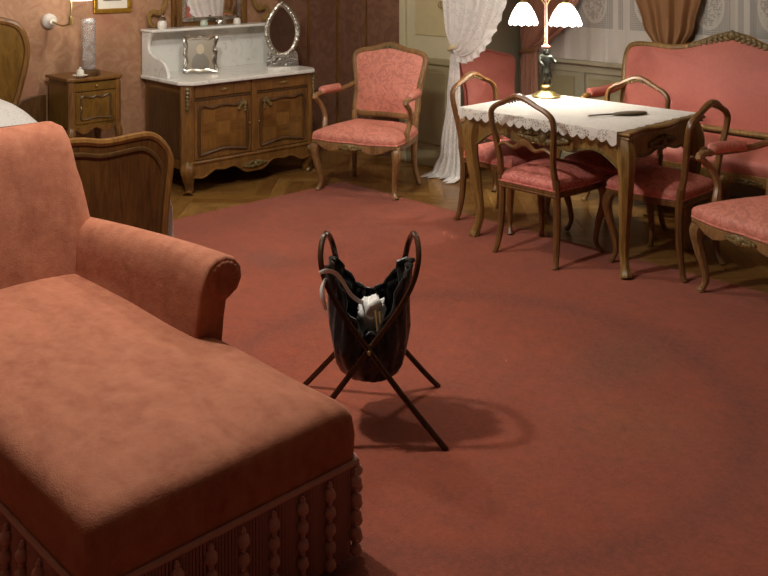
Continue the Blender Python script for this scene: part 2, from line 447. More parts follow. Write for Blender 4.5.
# painted panelling beside the alcove
struct(MB().box(-5.31, -5.245, YB-.035, YB, 0, H).build('trim_6', SKY_CREAM, None, 0, bevel=.005))
struct(MB().box(-5.245, AX0, YB-.028, YB, .80, .85).build('trim_7', DADO_PAINT, None, 0, bevel=.008))
struct(MB().box(-5.245, AX0, YB-.02, YB, 0, .12).build('baseboard_back', DADO_PAINT, None, 0, bevel=.006))
dp = struct(MB().box(-5.245, AX0, YB-.008, YB, .12, .80).build('wall_dado', DADO_PAINT, None, 0))
MB().box(-5.17, AX0-.07, YB-.018, YB-.008, .18, .74).build('panel', DADO_PAINT, dp, 0, bevel=.006)
up = struct(MB().box(-5.245, AX0, YB-.006, YB, .85, H).build('wall_upper_panel', SKY_CREAM, None, 0))
MB().box(-5.15, AX0-.04, YB-.014, YB-.006, 1.02, 2.7).build('panel', plain('panel_cloth', (192, 178, 136), .7, 0, .1, 14), up, 0, bevel=.005)
struct(MB().box(XL, XL+.02, YF, 4.68, 0, .14).build('baseboard_left', WALNUT_D, None, 0, bevel=.006))

RUG_Z = .006
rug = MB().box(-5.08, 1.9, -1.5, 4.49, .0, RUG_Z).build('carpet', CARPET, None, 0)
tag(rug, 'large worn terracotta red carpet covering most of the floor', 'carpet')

# ------------------------------------------------------------------ carved furniture pieces
def leg_path(x, y, ox, oy, top, bulge=.03, foot=.03):
    """cabriole leg: knee out, ankle in, toe out, along (ox, oy)"""
    tab = ((top, 0), (top*.86, bulge), (top*.66, bulge*.75), (top*.40, -.004), (top*.18, -foot*.55), (top*.07, -foot*.1), (0.0, foot*.45))
    return catmull([(x+ox*o, y+oy*o, z) for z, o in tab], 4)
def leg(parent, x, y, ox, oy, top, mat, r=.030, bulge=.03, name='leg', foot=.03):
    P = leg_path(x, y, ox, oy, top, bulge, foot); n = len(P)
    rt = ((0, r), (.16, r*1.08), (.35, r*.82), (.6, r*.58), (.8, r*.48), (.9, r*.56), (.96, r*.72), (1, r*.66))
    rad = [interp(rt, i/(n-1)) for i in range(n)]
    P[-1].z = 0
    return MB().sweep(P, rad, 8, ref=(ox, oy, 0.001)).clamp0().build(name, mat, parent)
def carving(parent, fn, half, mat, size=.02, n=5, name='carving', drop=.5):
    """cluster of leaf scrolls spreading from a centre: fn(u, v) maps along/up offsets to a point"""
    mb = MB()
    mb.ell(fn(0, 0), (size*1.1, size*.7, size*1.2), 8, 5)
    for s in (-1, 1):
        for k in range(1, n+1):
            u = s*half*k/n; q = 1-k/(n+1)
            for vv in (.7, -.6):
                p = fn(u, vv*size*q*1.1); 
                mb.ell(p, (size*(.55+.5*q), size*.45, size*(.3+.35*q)), 7, 4, Matrix.Rotation(s*(.5 if vv > 0 else -.5), 3, 'Y'))
    return mb.build(name, mat, parent)
def outline_panel(out, fn, thick, dome, inset_rings=5):
    """domed pillow over outline (list of (u,v)); fn(u,v,t) maps to 3d, t = forward"""
    cu = sum(p[0] for p in out)/len(out); cv = sum(p[1] for p in out)/len(out)
    rings = [[fn(u, v, -thick) for u, v in out], [fn(u, v, 0) for u, v in out]]
    for i in range(1, inset_rings+1):
        k = i/inset_rings; sc = 1-k*.97
        t_ = dome*math.sin(min(1, k*1.25)*PI/2)
        rings.append([fn(lerp(cu, u, sc), lerp(cv, v, sc), t_) for u, v in out])
    return MB().loft(rings)
def seat_outline(fw, rw, d, bow=.035, serp=.02, n=10):
    """half widths front/rear, depth from -d/2 (front) to d/2"""
    pts = []
    for i in range(n+1):                                    # front edge, left to right
        u = -1+2*i/n; y = -d/2 - bow*(1-u*u) + serp*math.cos(u*PI*2)*(.5)*(1-abs(u)) 
        pts.append((u*fw*(.97 if abs(u) > .99 else 1), y))
    for i in range(1, 6):
        k = i/6; pts.append((lerp(fw, rw, k)+.012*math.sin(k*PI), lerp(-d/2, d/2, k)))
    for i in range(5): pts.append((lerp(rw, -rw, i/4), d/2))
    for i in range(1, 6):
        k = i/6; pts.append((-lerp(rw, fw, k)-.012*math.sin(k*PI), lerp(d/2, -d/2, k)))
    return pts
def scaled(out, s, dy=0): return [(x*s, y*s+dy) for x, y in out]
def cushion(out, z0, z1, dome, edge=.018):
    cx = 0; cy = sum(p[1] for p in out)/len(out); rings = []
    def ring(sc, z): return [(p[0]*sc, cy+(p[1]-cy)*sc, z) for p in out]
    rings.append(ring(.97, z0)); rings.append(ring(1.0, z0+(z1-z0)*.35)); rings.append(ring(1.0, z0+(z1-z0)*.75)); rings.append(ring(.975, z1))
    for k in (.92, .82, .68, .5, .3, .12): rings.append(ring(k, z1+dome*(1-k**2.2)))
    return MB().loft(rings)
def rail_mesh(out, ztop, zbot_fn, inset=.03):
    """seat rail: outer ring follows outline; the lower edge waves"""
    n = len(out); cy = sum(p[1] for p in out)/n
    def ring(sc, zf): return [(p[0]*sc, cy+(p[1]-cy)*sc, zf(i)) for i, p in enumerate(out)]
    return MB().loft([ring(.86, lambda i: ztop), ring(.99, lambda i: ztop), ring(1.0, lambda i: ztop-.008), ring(.985, lambda i: ztop-.02),
                      ring(1.0, lambda i: zbot_fn(i)+.010), ring(.985, zbot_fn), ring(.86, zbot_fn)], cap=False, closed=True)

# ------------------------------------------------------------------ dining chair (open loop back)
def make_dining_chair(label):
    t = thing('dining_chair', label, 'chair', group='open-backed chairs at the table')
    out = seat_outline(.225, .19, .43, .03, .012)
    n = len(out)
    rail_mesh(out, .395, lambda i: .362 + (.018*math.cos((-1+2*i/10)*PI*2) if i <= 10 else 0)).build('seat_rail', CHAIRWOOD, t)
    st = cushion(scaled(out, .985), .39, .437, .062).build('seat', CHAIR_PINK, t)
    trim = MB().sweep([(x*.99, y*.99, .400) for x, y in out], .005, 6, closed=True).build('piping', CHAIR_PINK, st)
    for sx in (-1, 1):
        leg(t, sx*.195, -.185, sx*.7, -.7, .385, CHAIRWOOD, .027)
        # rear leg runs up into the back post
        P = catmull([(sx*.205, .235, 0), (sx*.195, .215, .05), (sx*.186, .195, .18), (sx*.183, .192, .36), (sx*.185, .205, .46)], 5)
        MB().sweep(P, lambda q: interp(((0, .017), (.12, .015), (.6, .020), (1, .021)), q), 8).clamp0().build('leg', CHAIRWOOD, t)
    yb = lambda z: .203 + (z-.44)*.17
    right = [(.185, .44), (.178, .52), (.19, .62), (.206, .72), (.203, .785), (.165, .822), (.11, .845), (.055, .872), (0, .885)]
    loop = right + [(-u, z) for u, z in reversed(right[:-1])]
    P = catmull([(u, yb(z), z) for u, z in loop], 5)
    def rb(q):
        e = abs(q-.5)*2
        return interp(((0, .020), (.25, .0165), (.55, .0165), (1, .019)), e)
    MB().sweep(P, lambda q: (rb(q)*1.1, rb(q)*.9), 8, ref=(0, 1, .1)).build('back_frame', CHAIRWOOD, t)
    carving(t, lambda u, v: Vector((u, yb(.88)-.012, .878+v*.5-abs(u)*.42)), .075, CARVE, .013, 4, 'crest_carving')
    Q = catmull([(-.185, yb(.60), .595), (-.13, yb(.60), .615), (-.07, yb(.6), .60), (0, yb(.62), .635), (.07, yb(.6), .60), (.13, yb(.60), .615), (.185, yb(.60), .595)], 4)
    MB().sweep(Q, lambda q: (.012, .010+.010*max(0, 1-abs(q-.5)*5)), 8, ref=(0, 1, 0)).build('back_rail', CHAIRWOOD, t)
    return t

# ------------------------------------------------------------------ open-arm armchair with upholstered back
def make_armchair(label, name='armchair', fabric_=SATIN_CORAL, wood_=FRUITWOOD, framed=True, group=None, top=.985, arms=True):
    t = thing(name, label, 'armchair' if arms else 'chair', group=group)
    out = seat_outline(.335, .265, .50, .045, .02, 12)
    rail_mesh(out, .360, lambda i: .322 + (.022*math.cos((-1+2*i/12)*PI*2) if i <= 12 else 0)).build('seat_rail', wood_, t)
    st = cushion(scaled(out, .995), .355, .412, .072).build('seat', fabric_, t)
    MB().sweep([(x*.99, y*.99, .368) for x, y in out], .006, 6, closed=True).build('piping', fabric_, st)
    carving(t, lambda u, v: Vector((u, -.302+abs(u)*.10, .338+v)), .075, CARVE, .021, 4, 'rail_carving')
    for sx in (-1, 1):
        leg(t, sx*.295, -.205, sx*.7, -.7, .35, wood_, .032, .028)
        P = catmull([(sx*.262, .27, 0), (sx*.25, .245, .06), (sx*.24, .225, .2), (sx*.245, .23, .36), (sx*.25, .245, .5)], 4)
        MB().sweep(P, lambda q: interp(((0, .019), (.15, .016), (.7, .023), (1, .022)), q), 8).clamp0().build('leg', wood_, t)
        if not arms: continue
        # arm support and armrest with its pad
        A = catmull([(sx*.318, -.07, .36), (sx*.322, -.075, .42), (sx*.335, -.05, .50), (sx*.35, -.085, .58), (sx*.352, -.14, .625),
                     (sx*.352, -.16, .645), (sx*.348, -.10, .66), (sx*.335, .02, .655), (sx*.305, .16, .665), (sx*.275, .285, .69)], 4)
        arm = MB().sweep(A, lambda q: interp(((0, .024), (.2, .019), (.42, .018), (.52, .021), (.7, .017), (1, .018)), q), 8).build('arm', wood_, t)
        Bp = catmull([(sx*.349, -.09, .668), (sx*.345, -.05, .678), (sx*.335, .02, .678), (sx*.32, .10, .678), (sx*.312, .13, .675)], 4)
        MB().sweep(Bp, lambda q: interp(((0, .012), (.15, .030), (.85, .030), (1, .012)), q), 10).build('arm_pad', fabric_, arm)
    yb = lambda z: .245 + (z-.45)*.20
    k = (top-.47)/(.985-.47); zz = lambda z: .47+(z-.47)*k
    right = [(0, .485), (.12, .482), (.215, .485), (.252, .52), (.248, .62), (.262, .74), (.285, .85), (.278, .905), (.225, .93), (.13, .945), (.06, .968), (0, .978)]
    right = [(u, zz(z)) for u, z in right]
    o2 = right + [(-u, z) for u, z in reversed(right[1:-1])]
    o2 = [(p.x, p.y) for p in catmull([(u, z, 0) for u, z in o2], 3, closed=True)]
    c0 = .73*k+.47*(1-k)
    ins = [(u*.96, c0+(z-c0)*.96) for u, z in o2]
    outline_panel(ins, lambda u, v, t_: Vector((u, yb(v)-.012-t_, v+t_*.2)), .045, .035).build('back_upholstery', fabric_, t)
    if framed:
        MB().sweep([(u, yb(z), z) for u, z in o2], (.020, .024), 8, ref=(0, 1, .2), closed=True).build('back_frame', wood_, t)
        carving(t, lambda u, v: Vector((u, yb(.97)-.018, zz(.975)+v*.6-abs(u)*.28)), .11, CARVE, .016, 6, 'crest_carving')
    else:
        MB().sweep([(u*.99, yb(z)+.02, z) for u, z in o2], (.012, .012), 6, ref=(0, 1, .2), closed=True).build('back_piping', fabric_, t)
    return t

# ------------------------------------------------------------------ the chaise longue
def rrect(x0, x1, y0, y1, r, n=5):
    pts = []
    for cx, cy, a0 in ((x1-r, y1-r, 0), (x0+r, y1-r, 90), (x0+r, y0+r, 180), (x1-r, y0+r, 270)):
        for i in range(n+1):
            a = math.radians(a0+90*i/n); pts.append((cx+r*math.cos(a), cy+r*math.sin(a)))
    return pts
def dense(pts, step):
    out = []
    for i in range(len(pts)):
        a, b = Vector(pts[i]), Vector(pts[(i+1) % len(pts)]); L = (b-a).length; n = max(1, int(round(L/step)))
        for k in range(n): out.append(tuple(a.lerp(b, k/n)))
    return out
ch = thing('chaise_longue', 'coral velvet chaise longue with rolled arm and tasselled fringe in the foreground', 'chaise longue', (-2.65, 1.325, RUG_Z))
def chz(x, y, z):                                           # soft irregular stuffing
    return z + .006*noise.noise((x*4, y*4, 1.3))
base = dense(rrect(-.95, .768, -.388, .388, .03, 3), .05)
cxm, cym = -.10, 0
def cring(ins, z, bulge=0):
    r = []
    for x, y in base:
        fx = (x-cxm)/.85; fy = y/.385
        r.append((cxm+(x-cxm)*(1-ins/.85)+bulge*fx, y*(1-ins/.385)+bulge*fy, chz(x, y, z) if z > .38 else z))
    return r
rings = [cring(.012, .045), cring(0, .06), cring(0, .20), cring(0, .285, .004), cring(0, .34, .006), cring(.003, .385, .003), cring(.010, .405), cring(.026, .419),
         cring(.06, .430), cring(.13, .439), cring(.22, .442), cring(.30, .444), cring(.37, .445)]
seat = MB().loft(rings).build('seat', VELVET, ch, 60)
# back
def back_ring(z):
    t_ = (z-.30)/.68
    hw = interp(((.30, .41), (.56, .425), (.64, .415), (.72, .402), (.84, .380), (.92, .367), (.96, .345), (.98, .31)), z)
    xf = -.70-.17*t_; th = interp(((.3, .26), (.7, .20), (.92, .16), (.965, .11), (.98, .05)), z)
    xm = xf-interp(((.3, .13), (.7, .10), (.92, .085), (.98, .08)), z)
    return [(x+.02*(1-min(1, (y/hw)**2)) if x < xm else x+.012*(1-min(1, (y/hw)**2)), y, z) for x, y in dense_back(xm-th/2, xm+th/2, hw)]
def dense_back(x0, x1, hw):
    r = min((x1-x0)*.48, .085)
    pts = []
    n = 6
    for cx, cy, a0 in ((x1-r, hw-r, 0), (x0+r, hw-r, 90), (x0+r, -hw+r, 180), (x1-r, -hw+r, 270)):
        for i in range(n+1):
            a = math.radians(a0+90*i/n); pts.append((cx+r*math.cos(a), cy+r*math.sin(a)))
        if a0 in (90, 270):
            ex, sy = (x0, -1) if a0 == 90 else (x1, 1)
            for k in range(1, 6): pts.append((ex, lerp(hw-r, -hw+r, k/6)*(-sy)*(-1) if a0 == 90 else lerp(-hw+r, hw-r, k/6)))
    return pts
zs = [.30, .40, .48, .56, .62, .68, .74, .80, .86, .91, .94, .96, .972, .98]
MB().loft([back_ring(z) for z in zs]).build('backrest', VELVET, ch, 60)
# rolled arms
for sy in (1,):
    def sect(x):
        q = (x+.86)/.98
        dz = -.012-.07*(1-q)**1.5; sw = 1.0
        pts = [(.285, .38), (.292, .44), (.305, .52), (.314, .58)]
        for k in range(9):
            a = math.radians(170-k*30); pts.append((.398+.072*math.cos(a), .617+.068*math.sin(a)))
        pts += [(.406, .545), (.396, .48), (.390, .40), (.390, .30), (.385, .07), (.30, .07)]
        return [(x, sy*y, (z+dz if z > .4 else z)) for y, z in pts]
    xs_ = [-.86, -.7, -.5, -.3, -.1, .03, .09, .11]
    rings = [sect(x) for x in xs_]
    # round the front edge
    def shrink(r, k, x):
        cy = sum(p[1] for p in r)/len(r); cz = .50
        return [(x, cy+(p[1]-cy)*k, cz+(p[2]-cz)*k if p[2] > .3 else p[2]) for p in r]
    rings.append(shrink(rings[-1], .975, .12)); rings.append(shrink(rings[-2], .93, .124))
    arm = MB().loft(rings).build('arm', VELVET, ch, 60)
    # pleated front of the scroll
    mb = MB(); cy, cz = sy*.398, .598; N = 60
    rr = []
    for fr, xx in ((.061, .122), (.054, .131), (.034, .131), (.012, .126)):
        ring = []
        for k in range(N):
            a = 2*PI*k/N; pl = .0022*math.cos(18*a)*(1 if fr < .06 else .3)*(1 if fr > .02 else .3)
            ring.append((xx+pl, cy+fr*math.cos(a), cz+fr*math.sin(a)))
        rr.append(ring)
    mb.loft(rr); 
    mb.build('arm_pleats', VELVET, arm, 70)
# braid, fringe and tassels round the skirt
per = dense(rrect(-.955, .776, -.396, .396, .032, 3), .009)
braid = MB().sweep([(x, y, .270) for x, y in dense(rrect(-.955, .776, -.396, .396, .032, 3), .05)], (.009, .007), 8, ref=(0, 0, 1), closed=True).build('braid', FRINGE, ch)
fb = MB(); w = .0034
for i, (x, y) in enumerate(per):
    q = per[(i+1) % len(per)]; dx, dy = q[0]-x, q[1]-y; L = math.hypot(dx, dy) or 1
    dx, dy = dx/L*w, dy/L*w; nx, ny = dy, -dx; b = .018+.012*random.random(); o = .002*math.sin(i*.7)
    x += nx/w*o; y += ny/w*o
    a = [(x-dx, y-dy), (x+nx*1.6, y+ny*1.6), (x+dx, y+dy)]
    fb.add([(p[0], p[1], .268) for p in a]+[(p[0]+nx*.6, p[1]+ny*.6, b) for p in a], [(0, 1, 4, 3), (1, 2, 5, 4)])
fo = fb.build('fringe', FRINGE, ch, 0); fo['kind'] = 'stuff'
tm = MB()
for k in range(5):
    z = -.035-k*.046; tm.ell((0, 0, z), (.0165, .0165, .018), 9, 6); tm.lathe([(.005, z+.018), (.008, z+.024), (.005, z+.030)], 6)
tm.lathe([(.004, -.002), (.004, -.012), (.009, -.02)], 6)
tmesh = tm.mesh('tassel', FRINGE)
tp = dense(rrect(-.965, .788, -.408, .408, .04, 1), .092)
for x, y in tp:
    if x < -.9: continue
    o = bpy.data.objects.new('tassel', tmesh); C.objects.link(o); o.parent = ch; o.location = (x, y, .262)
for sx in (-.85, .66):
    for sy in (-.3, .3): MB().lathe([(.02, 0), (.028, .02), (.03, .06)], 10, (sx, sy, 0)).build('foot', WALNUT_D, ch)

# ------------------------------------------------------------------ work basket on crossed bentwood legs
bx, by = cam_ground(-.05, 3.33)
wbk = thing('sewing_basket', 'folding sewing stand with black satin bag on crossed bentwood legs', 'sewing basket', (bx, by, RUG_Z), YAW)
for sx in (1, -1):
    e = .008*sx
    near = [(.258*sx, -.228, .0), (.205*sx, -.216, .058), (.11*sx, -.192-e, .17), (0, -.165-e, .305), (-.090*sx, -.142, .42), (-.142*sx, -.122, .51), (-.163*sx, -.098, .58), (-.164*sx, -.055, .628)]
    tw = lambda x, y, z: (x*lerp(1, 1-.16*max(-.2, min(1, y/.1)), max(0, min(1, (z-.3)/.25))), y, z)
    path = near + [(-.160*sx, 0, .648)] + [(x, -y, z) for x, y, z in reversed(near)]
    path = [tw(*p) for p in path]
    P = catmull(path, 6)
    MB().sweep(P, .0105, 8).clamp0().build('bentwood_leg', BENT, wbk)
for y in (-.165, .165): MB().sweep([(0, y-.022*(1 if y > 0 else -1), .305), (0, y+.03*(1 if y > 0 else -1), .305)], .006, 8).build('pivot', BRASS, wbk)
def bag_pt(a, r):
    cxx, cyy = math.cos(a), math.sin(a)
    sq = (abs(cxx)**3+abs(cyy)**3)**(-1/3)
    rim = lerp(.405 if cyy > 0 else .335, .545, (abs(cxx)*sq)**2.0 if abs(cxx)*sq < 1 else 1.0)
    rx, ry = .142, .145
    zr = .155 + (rim-.155)*r**2.1
    k = min(1.0, (1-(1-r)**2.2))**.62 if r > 0 else 0
    neck = 1-.14*max(0, r-.70)/.30*(1 if abs(cyy) > .5 else .1)
    w1 = .010*math.sin(a*17)*r*r + .012*noise.noise((cxx*3, cyy*3, r*4))
    return Vector(((rx*k*neck+w1)*cxx*sq, (ry*k*neck+w1)*cyy*sq, zr))
NB = 72
rings = [[bag_pt(2*PI*k/NB, r) for k in range(NB)] for r in (.02, .10, .2, .32, .45, .58, .7, .8, .88, .94, 1.0)]
bag = MB().loft(rings, cap=False); n0 = len(bag.v); bag.add(rings[0], [tuple(range(NB))])
bag.build('bag', BLACK_SATIN, wbk, 80, solid=.004)
rim = [bag_pt(2*PI*k/NB, 1.0)+Vector((0, 0, .003+.004*math.sin(k*1.3))) for k in range(NB)]
MB().sweep(rim, [.007+.003*math.sin(k*2.1) for k in range(NB)], 6, closed=True).build('gathered_rim', BLACK_SATIN, wbk)
lining = []
for r in (0, .3, .6, .86):
    lining.append([(  .125*r*math.cos(2*PI*k/32)+.0, .125*r*math.sin(2*PI*k/32), .300+.03*noise.noise((r*3*math.cos(2*PI*k/32), r*3*math.sin(2*PI*k/32), 5))) for k in range(32)])
MB().loft(lining).build('lining', BLACK_SATIN, wbk, 80)
# white crochet work, its loose band and hooks lying in the bag
M_b = Matrix.Translation((bx, by, RUG_Z)) @ Matrix.Rotation(YAW, 4, 'Z')
mb = MB(); rings = []
for i in range(15):
    a = -PI/2+PI*(i+.3)/14.6; ring = []
    for k in range(26):
        b = 2*PI*k/26; d = Vector((math.cos(a)*math.cos(b), math.cos(a)*math.sin(b), math.sin(a)))
        q = 1+.45*noise.noise(d*2.1+Vector((3, 1, 7)))+.22*noise.noise(d*6)
        ring.append(M_b @ Vector((.006+.048*q*d.x, -.02+.05*q*d.y, .375+.060*q*d.z)))
    rings.append(ring)
yo = mb.loft(rings).build('crochet_work', WHITE_CLOTH, None, 80)
tag(yo, 'crumpled white crochet work lying in the black sewing bag', 'needlework')
P = [M_b @ Vector(p) for p in catmull([(-.172, -.115, .548), (-.15, -.125, .560), (-.12, -.12, .552), (-.095, -.105, .52), (-.065, -.08, .462), (-.03, -.05, .425), (.0, -.03, .41)], 6)]
band_ = MB().sweep(P, (.0075, .0016), 6, ref=(0, 0, 1)).build('ribbon', WHITE_CLOTH, None)
tag(band_, 'narrow white ribbon looped over the left bentwood leg of the sewing stand', 'ribbon')
P = [M_b @ Vector(p) for p in catmull([(-.150, -.125, .535), (-.162, -.132, .50), (-.158, -.138, .465), (-.148, -.135, .43)], 5)]
tag(MB().sweep(P, lambda q: (.011*math.sin(PI*(q*.9+.05)), .006), 8, ref=(1, 0, 0)).build('lace_scrap', WHITE_CLOTH, None), 'scrap of white lace hanging outside the black bag', 'lace scrap')
for k, (a, b) in enumerate((((.02, -.075, .405), (.03, -.13, .335)), ((.035, -.07, .40), (.04, -.125, .33)))):
    P = [M_b @ Vector(a).lerp(Vector(b), q/4) for q in range(5)]
    tag(MB().sweep(P, lambda q: .0045*(1-.4*q), 8).build('crochet_hook', GILT_WOOD, None),
        'wooden crochet hook poking out below the white needlework, ' + ('left of the pair' if k == 0 else 'right of the pair'), 'crochet hook', 'crochet hooks in the sewing bag')

# ------------------------------------------------------------------ table with cloth
TX0, TX1, TY0, TY1, TZ = -3.62, -2.51, 4.13, 4.92, .75
tcx, tcy = (TX0+TX1)/2, (TY0+TY1)/2
tb = thing('writing_table', 'carved walnut table with cabriole legs under a white lace cloth', 'table', (tcx, tcy, RUG_Z))
hx, hy = (TX1-TX0)/2, (TY1-TY0)/2
def table_outline(s=0):
    pts = []
    for x0, y0, x1, y1, nx, ny in ((-hx, -hy, hx, -hy, 0, -1), (hx, -hy, hx, hy, 1, 0), (hx, hy, -hx, hy, 0, 1), (-hx, hy, -hx, -hy, -1, 0)):
        for k in range(14):
            u = k/14; o = .016*math.cos(u*4*PI)-.014
            pts.append((lerp(x0, x1, u)+nx*(o+s), lerp(y0, y1, u)+ny*(o+s)))
    return pts
mb = MB(); rg = []
for s_, z in ((-.02, .715), (-.006, .716), (-.012, .726), (0, .732), (.002, .740), (-.004, .748), (-.012, .75)):
    rg.append([(x*(1+s_/hx), y*(1+s_/hy), z) for x, y in table_outline()])
MB().loft(rg).build('table_top', GILT_WOOD, tb, 50)
for nm, ax in (('front', -1), ('back', 1)):
    out = []
    for k in range(25):
        u = -1+2*k/24; x = u*(hx-.07); z = .61+.030*math.cos(u*PI*3)*(.6)-.06*abs(u)**7
        out.append((x, z))
    full = [(-(hx-.07), .716), *out, (hx-.07, .716)]
    ap = MB().prism(full, lambda a, b, t_: (a, ax*(hy-.055)+t_, b), -.012, .012).build('apron', GILT_WOOD, tb, 30, bevel=.004)
    MB().sweep([(a, ax*(hy-.055)+ax*.012, b+.006) for a, b in out], .008, 6).build('apron_moulding', CARVE, ap)
    carving(tb, lambda u, v: Vector((u, ax*(hy-.034), .648+v*1.5)), .16, CARVE, .029, 7, 'apron_carving')
for ax in (-1, 1):
    out = []
    for k in range(17):
        u = -1+2*k/16; y = u*(hy-.07); z = .61+.028*math.cos(u*PI*2)*(.6)-.06*abs(u)**7
        out.append((y, z))
    full = [(-(hy-.07), .716), *out, (hy-.07, .716)]
    ap = MB().prism(full, lambda a, b, t_: (ax*(hx-.055)+t_, a, b), -.012, .012).build('apron', GILT_WOOD, tb, 30, bevel=.004)
    MB().sweep([(ax*(hx-.055)+ax*.012, a, b+.006) for a, b in out], .008, 6).build('apron_moulding', CARVE, ap)
    carving(tb, lambda u, v: Vector((ax*(hx-.040)-0, u, .648+v*1.5)), .13, CARVE, .026, 6, 'apron_carving')
for sx in (-1, 1):
    for sy in (-1, 1):
        lg = leg(tb, sx*(hx-.06), sy*(hy-.06), sx*.7, sy*.7, .716, GILT_WOOD, .047, .034, foot=.04)
        mb = MB()
        for k in range(5):
            mb.ell((sx*(hx-.045+.004*k), sy*(hy-.045+.004*k), .69-.032*k), (.022-.0025*k, .022-.0025*k, .022), 7, 4)
        mb.build('knee_carving', CARVE, lg)
# the cloth: one sheet over the top with scalloped hems
cz = TZ+RUG_Z+.003
CX0, CX1, CY0, CY1 = TX0-.012, TX1-.06, TY0-.016, TY1+.016
NXc, NYc = 90, 30
mb = MB()
def sc(u, n): return abs(math.sin(PI*u*n))
vs_ = []; rows = []
def cpt(i, j):
    x = lerp(CX0, CX1, i/NXc); y = lerp(CY0, CY1, j/NYc)
    x2 = x+(.018*sc(j/NYc, 9) if i == NXc else 0)
    return (x2, y, cz+.0015*noise.noise((x*9, y*9, 0)))
drop = lambda u, n: .042+.022*sc(u, n)
mb.grid(lambda u, v: cpt(round(u*NXc), round(v*NYc)), NXc, NYc)
he = MB()
for (yy, dy) in ((CY0, -.004), (CY1, .004)):
    he.grid(lambda u, v: (lerp(CX0, CX1, u)+(.018*sc(0, 9)), yy+dy*min(1, v*3), cz-v*drop(u, 18)-(.02*max(0, (u-.93)/.07)*v)), NXc, 3)
he.grid(lambda u, v: (CX0-.004*min(1, v*3), lerp(CY0, CY1, u), cz-v*drop(u, 11)), 55, 3)
tc = mb.build('tablecloth', CLOTH_LACE, None, 50)
he.build('lace_edge', lace('edge_lace', (236, 232, 224), .45, .012), tc, 50)
tag(tc, 'white lace tablecloth with scalloped edge spread over the table', 'tablecloth')

# hand mirror lying on the cloth
def at(px_, py_, h):
    s_ = (py_-HOR)/(EYE-h); X_ = (px_-384)/s_; D_ = F_PX/s_
    return Vector((*cam_ground(X_, D_), h))
zt = cz+.003
a, b = at(588, 117, zt), at(646, 113, zt)
dr = (b-a).normalized(); L = (b-a).length; sd = Vector((-dr.y, dr.x, 0))
hm = thing('hand_mirror', 'small dark silver hand mirror lying on the lace tablecloth', 'hand mirror', a)
a0 = math.atan2(dr.y, dr.x); hm.rotation_euler = (0, 0, a0)
MB().sweep(catmull([(0, 0, .006), (L*.2, 0, .007), (L*.45, 0, .006)], 5), lambda q: (.007+.003*math.sin(q*9), .005), 8, ref=(0, 1, 0)).build('handle', SILVER, hm)
MB().loft([[(L*.72+L*.29*k*math.cos(2*PI*i/28), .05*k*math.sin(2*PI*i/28), z) for i in range(28)] for k, z in ((.9, 0), (1, .004), (.96, .009), (.8, .011), (.3, .013))]).build('mirror_back', plain('tarnished_silver', (128, 118, 92), .35, .8, .3, 60), hm)

# ------------------------------------------------------------------ table lamp with figure stem and two glass shades
lp = at(546, 96.5, zt)
lamp = thing('table_lamp', 'figurine table lamp with two glowing scalloped glass shades on the lace cloth', 'lamp', (lp.x, lp.y, zt), YAW)
MB().lathe([(.088, 0), (.092, .006), (.086, .013), (.066, .018), (.058, .028), (.036, .036), (.022, .046), (.026, .054), (.034, .062), (.030, .070), (.018, .076)], 24).build('base', BRASS, lamp)
# standing putto, one continuous skinned body
def figure(parent):
    J = {'pel': (0, 0, .165), 'wai': (0, -.004, .195), 'che': (0, -.002, .235), 'nec': (0, 0, .262), 'hea': (0, -.004, .285), 'top': (0, -.002, .305),
         'ls': (-.034, 0, .25), 'le': (-.042, -.02, .215), 'lh': (-.018, -.038, .20), 'rs': (.034, 0, .25), 're': (.05, -.012, .225), 'rh': (.062, -.03, .21),
         'lhip': (-.015, 0, .155), 'lk': (-.016, -.012, .115), 'la': (-.013, .004, .078), 'lt': (-.015, -.014, .074),
         'rhip': (.015, 0, .155), 'rk': (.024, -.016, .12), 'ra': (.026, .012, .092), 'rt': (.028, -.006, .082)}
    E = [('pel', 'wai'), ('wai', 'che'), ('che', 'nec'), ('nec', 'hea'), ('hea', 'top'), ('che', 'ls'), ('ls', 'le'), ('le', 'lh'), ('che', 'rs'), ('rs', 're'), ('re', 'rh'),
         ('pel', 'lhip'), ('lhip', 'lk'), ('lk', 'la'), ('la', 'lt'), ('pel', 'rhip'), ('rhip', 'rk'), ('rk', 'ra'), ('ra', 'rt')]
    R = {'pel': .021, 'wai': .020, 'che': .024, 'nec': .010, 'hea': .019, 'top': .013, 'ls': .011, 'le': .009, 'lh': .007, 'rs': .011, 're': .009, 'rh': .007,
         'lhip': .016, 'lk': .011, 'la': .007, 'lt': .006, 'rhip': .016, 'rk': .011, 'ra': .007, 'rt': .006}
    names = list(J); me = bpy.data.meshes.new('figurine')
    me.from_pydata([J[k] for k in names], [(names.index(a), names.index(b)) for a, b in E], [])
    bm = bmesh.new(); bm.from_mesh(me); lay = bm.verts.layers.skin.verify()
    for i, v in enumerate(bm.verts):
        v[lay].radius = (R[names[i]]*1.35,)*2; v[lay].use_root = (names[i] == 'pel')
    bm.to_mesh(me); bm.free(); me.materials.append(BRONZE)
    o = bpy.data.objects.new('figurine', me); C.objects.link(o); o.parent = parent
    m = o.modifiers.new('skin', 'SKIN'); m.use_smooth_shade = True
    m = o.modifiers.new('sub', 'SUBSURF'); m.levels = 1; m.render_levels = 2
    return o
figure(lamp)
ROSE = plain('pink_glass_stem', (176, 116, 96), .35, 0, .1)
MB().lathe([(.012, .298), (.026, .306), (.030, .315), (.018, .322), (.011, .33), (.010, .45), (.009, .60), (.013, .606), (.016, .615), (.006, .63), (.001, .64)], 14).build('stem', ROSE, lamp)
shade_prof = [(.022, .135), (.034, .130), (.052, .110), (.072, .078), (.086, .045), (.094, .018), (.099, .0)]
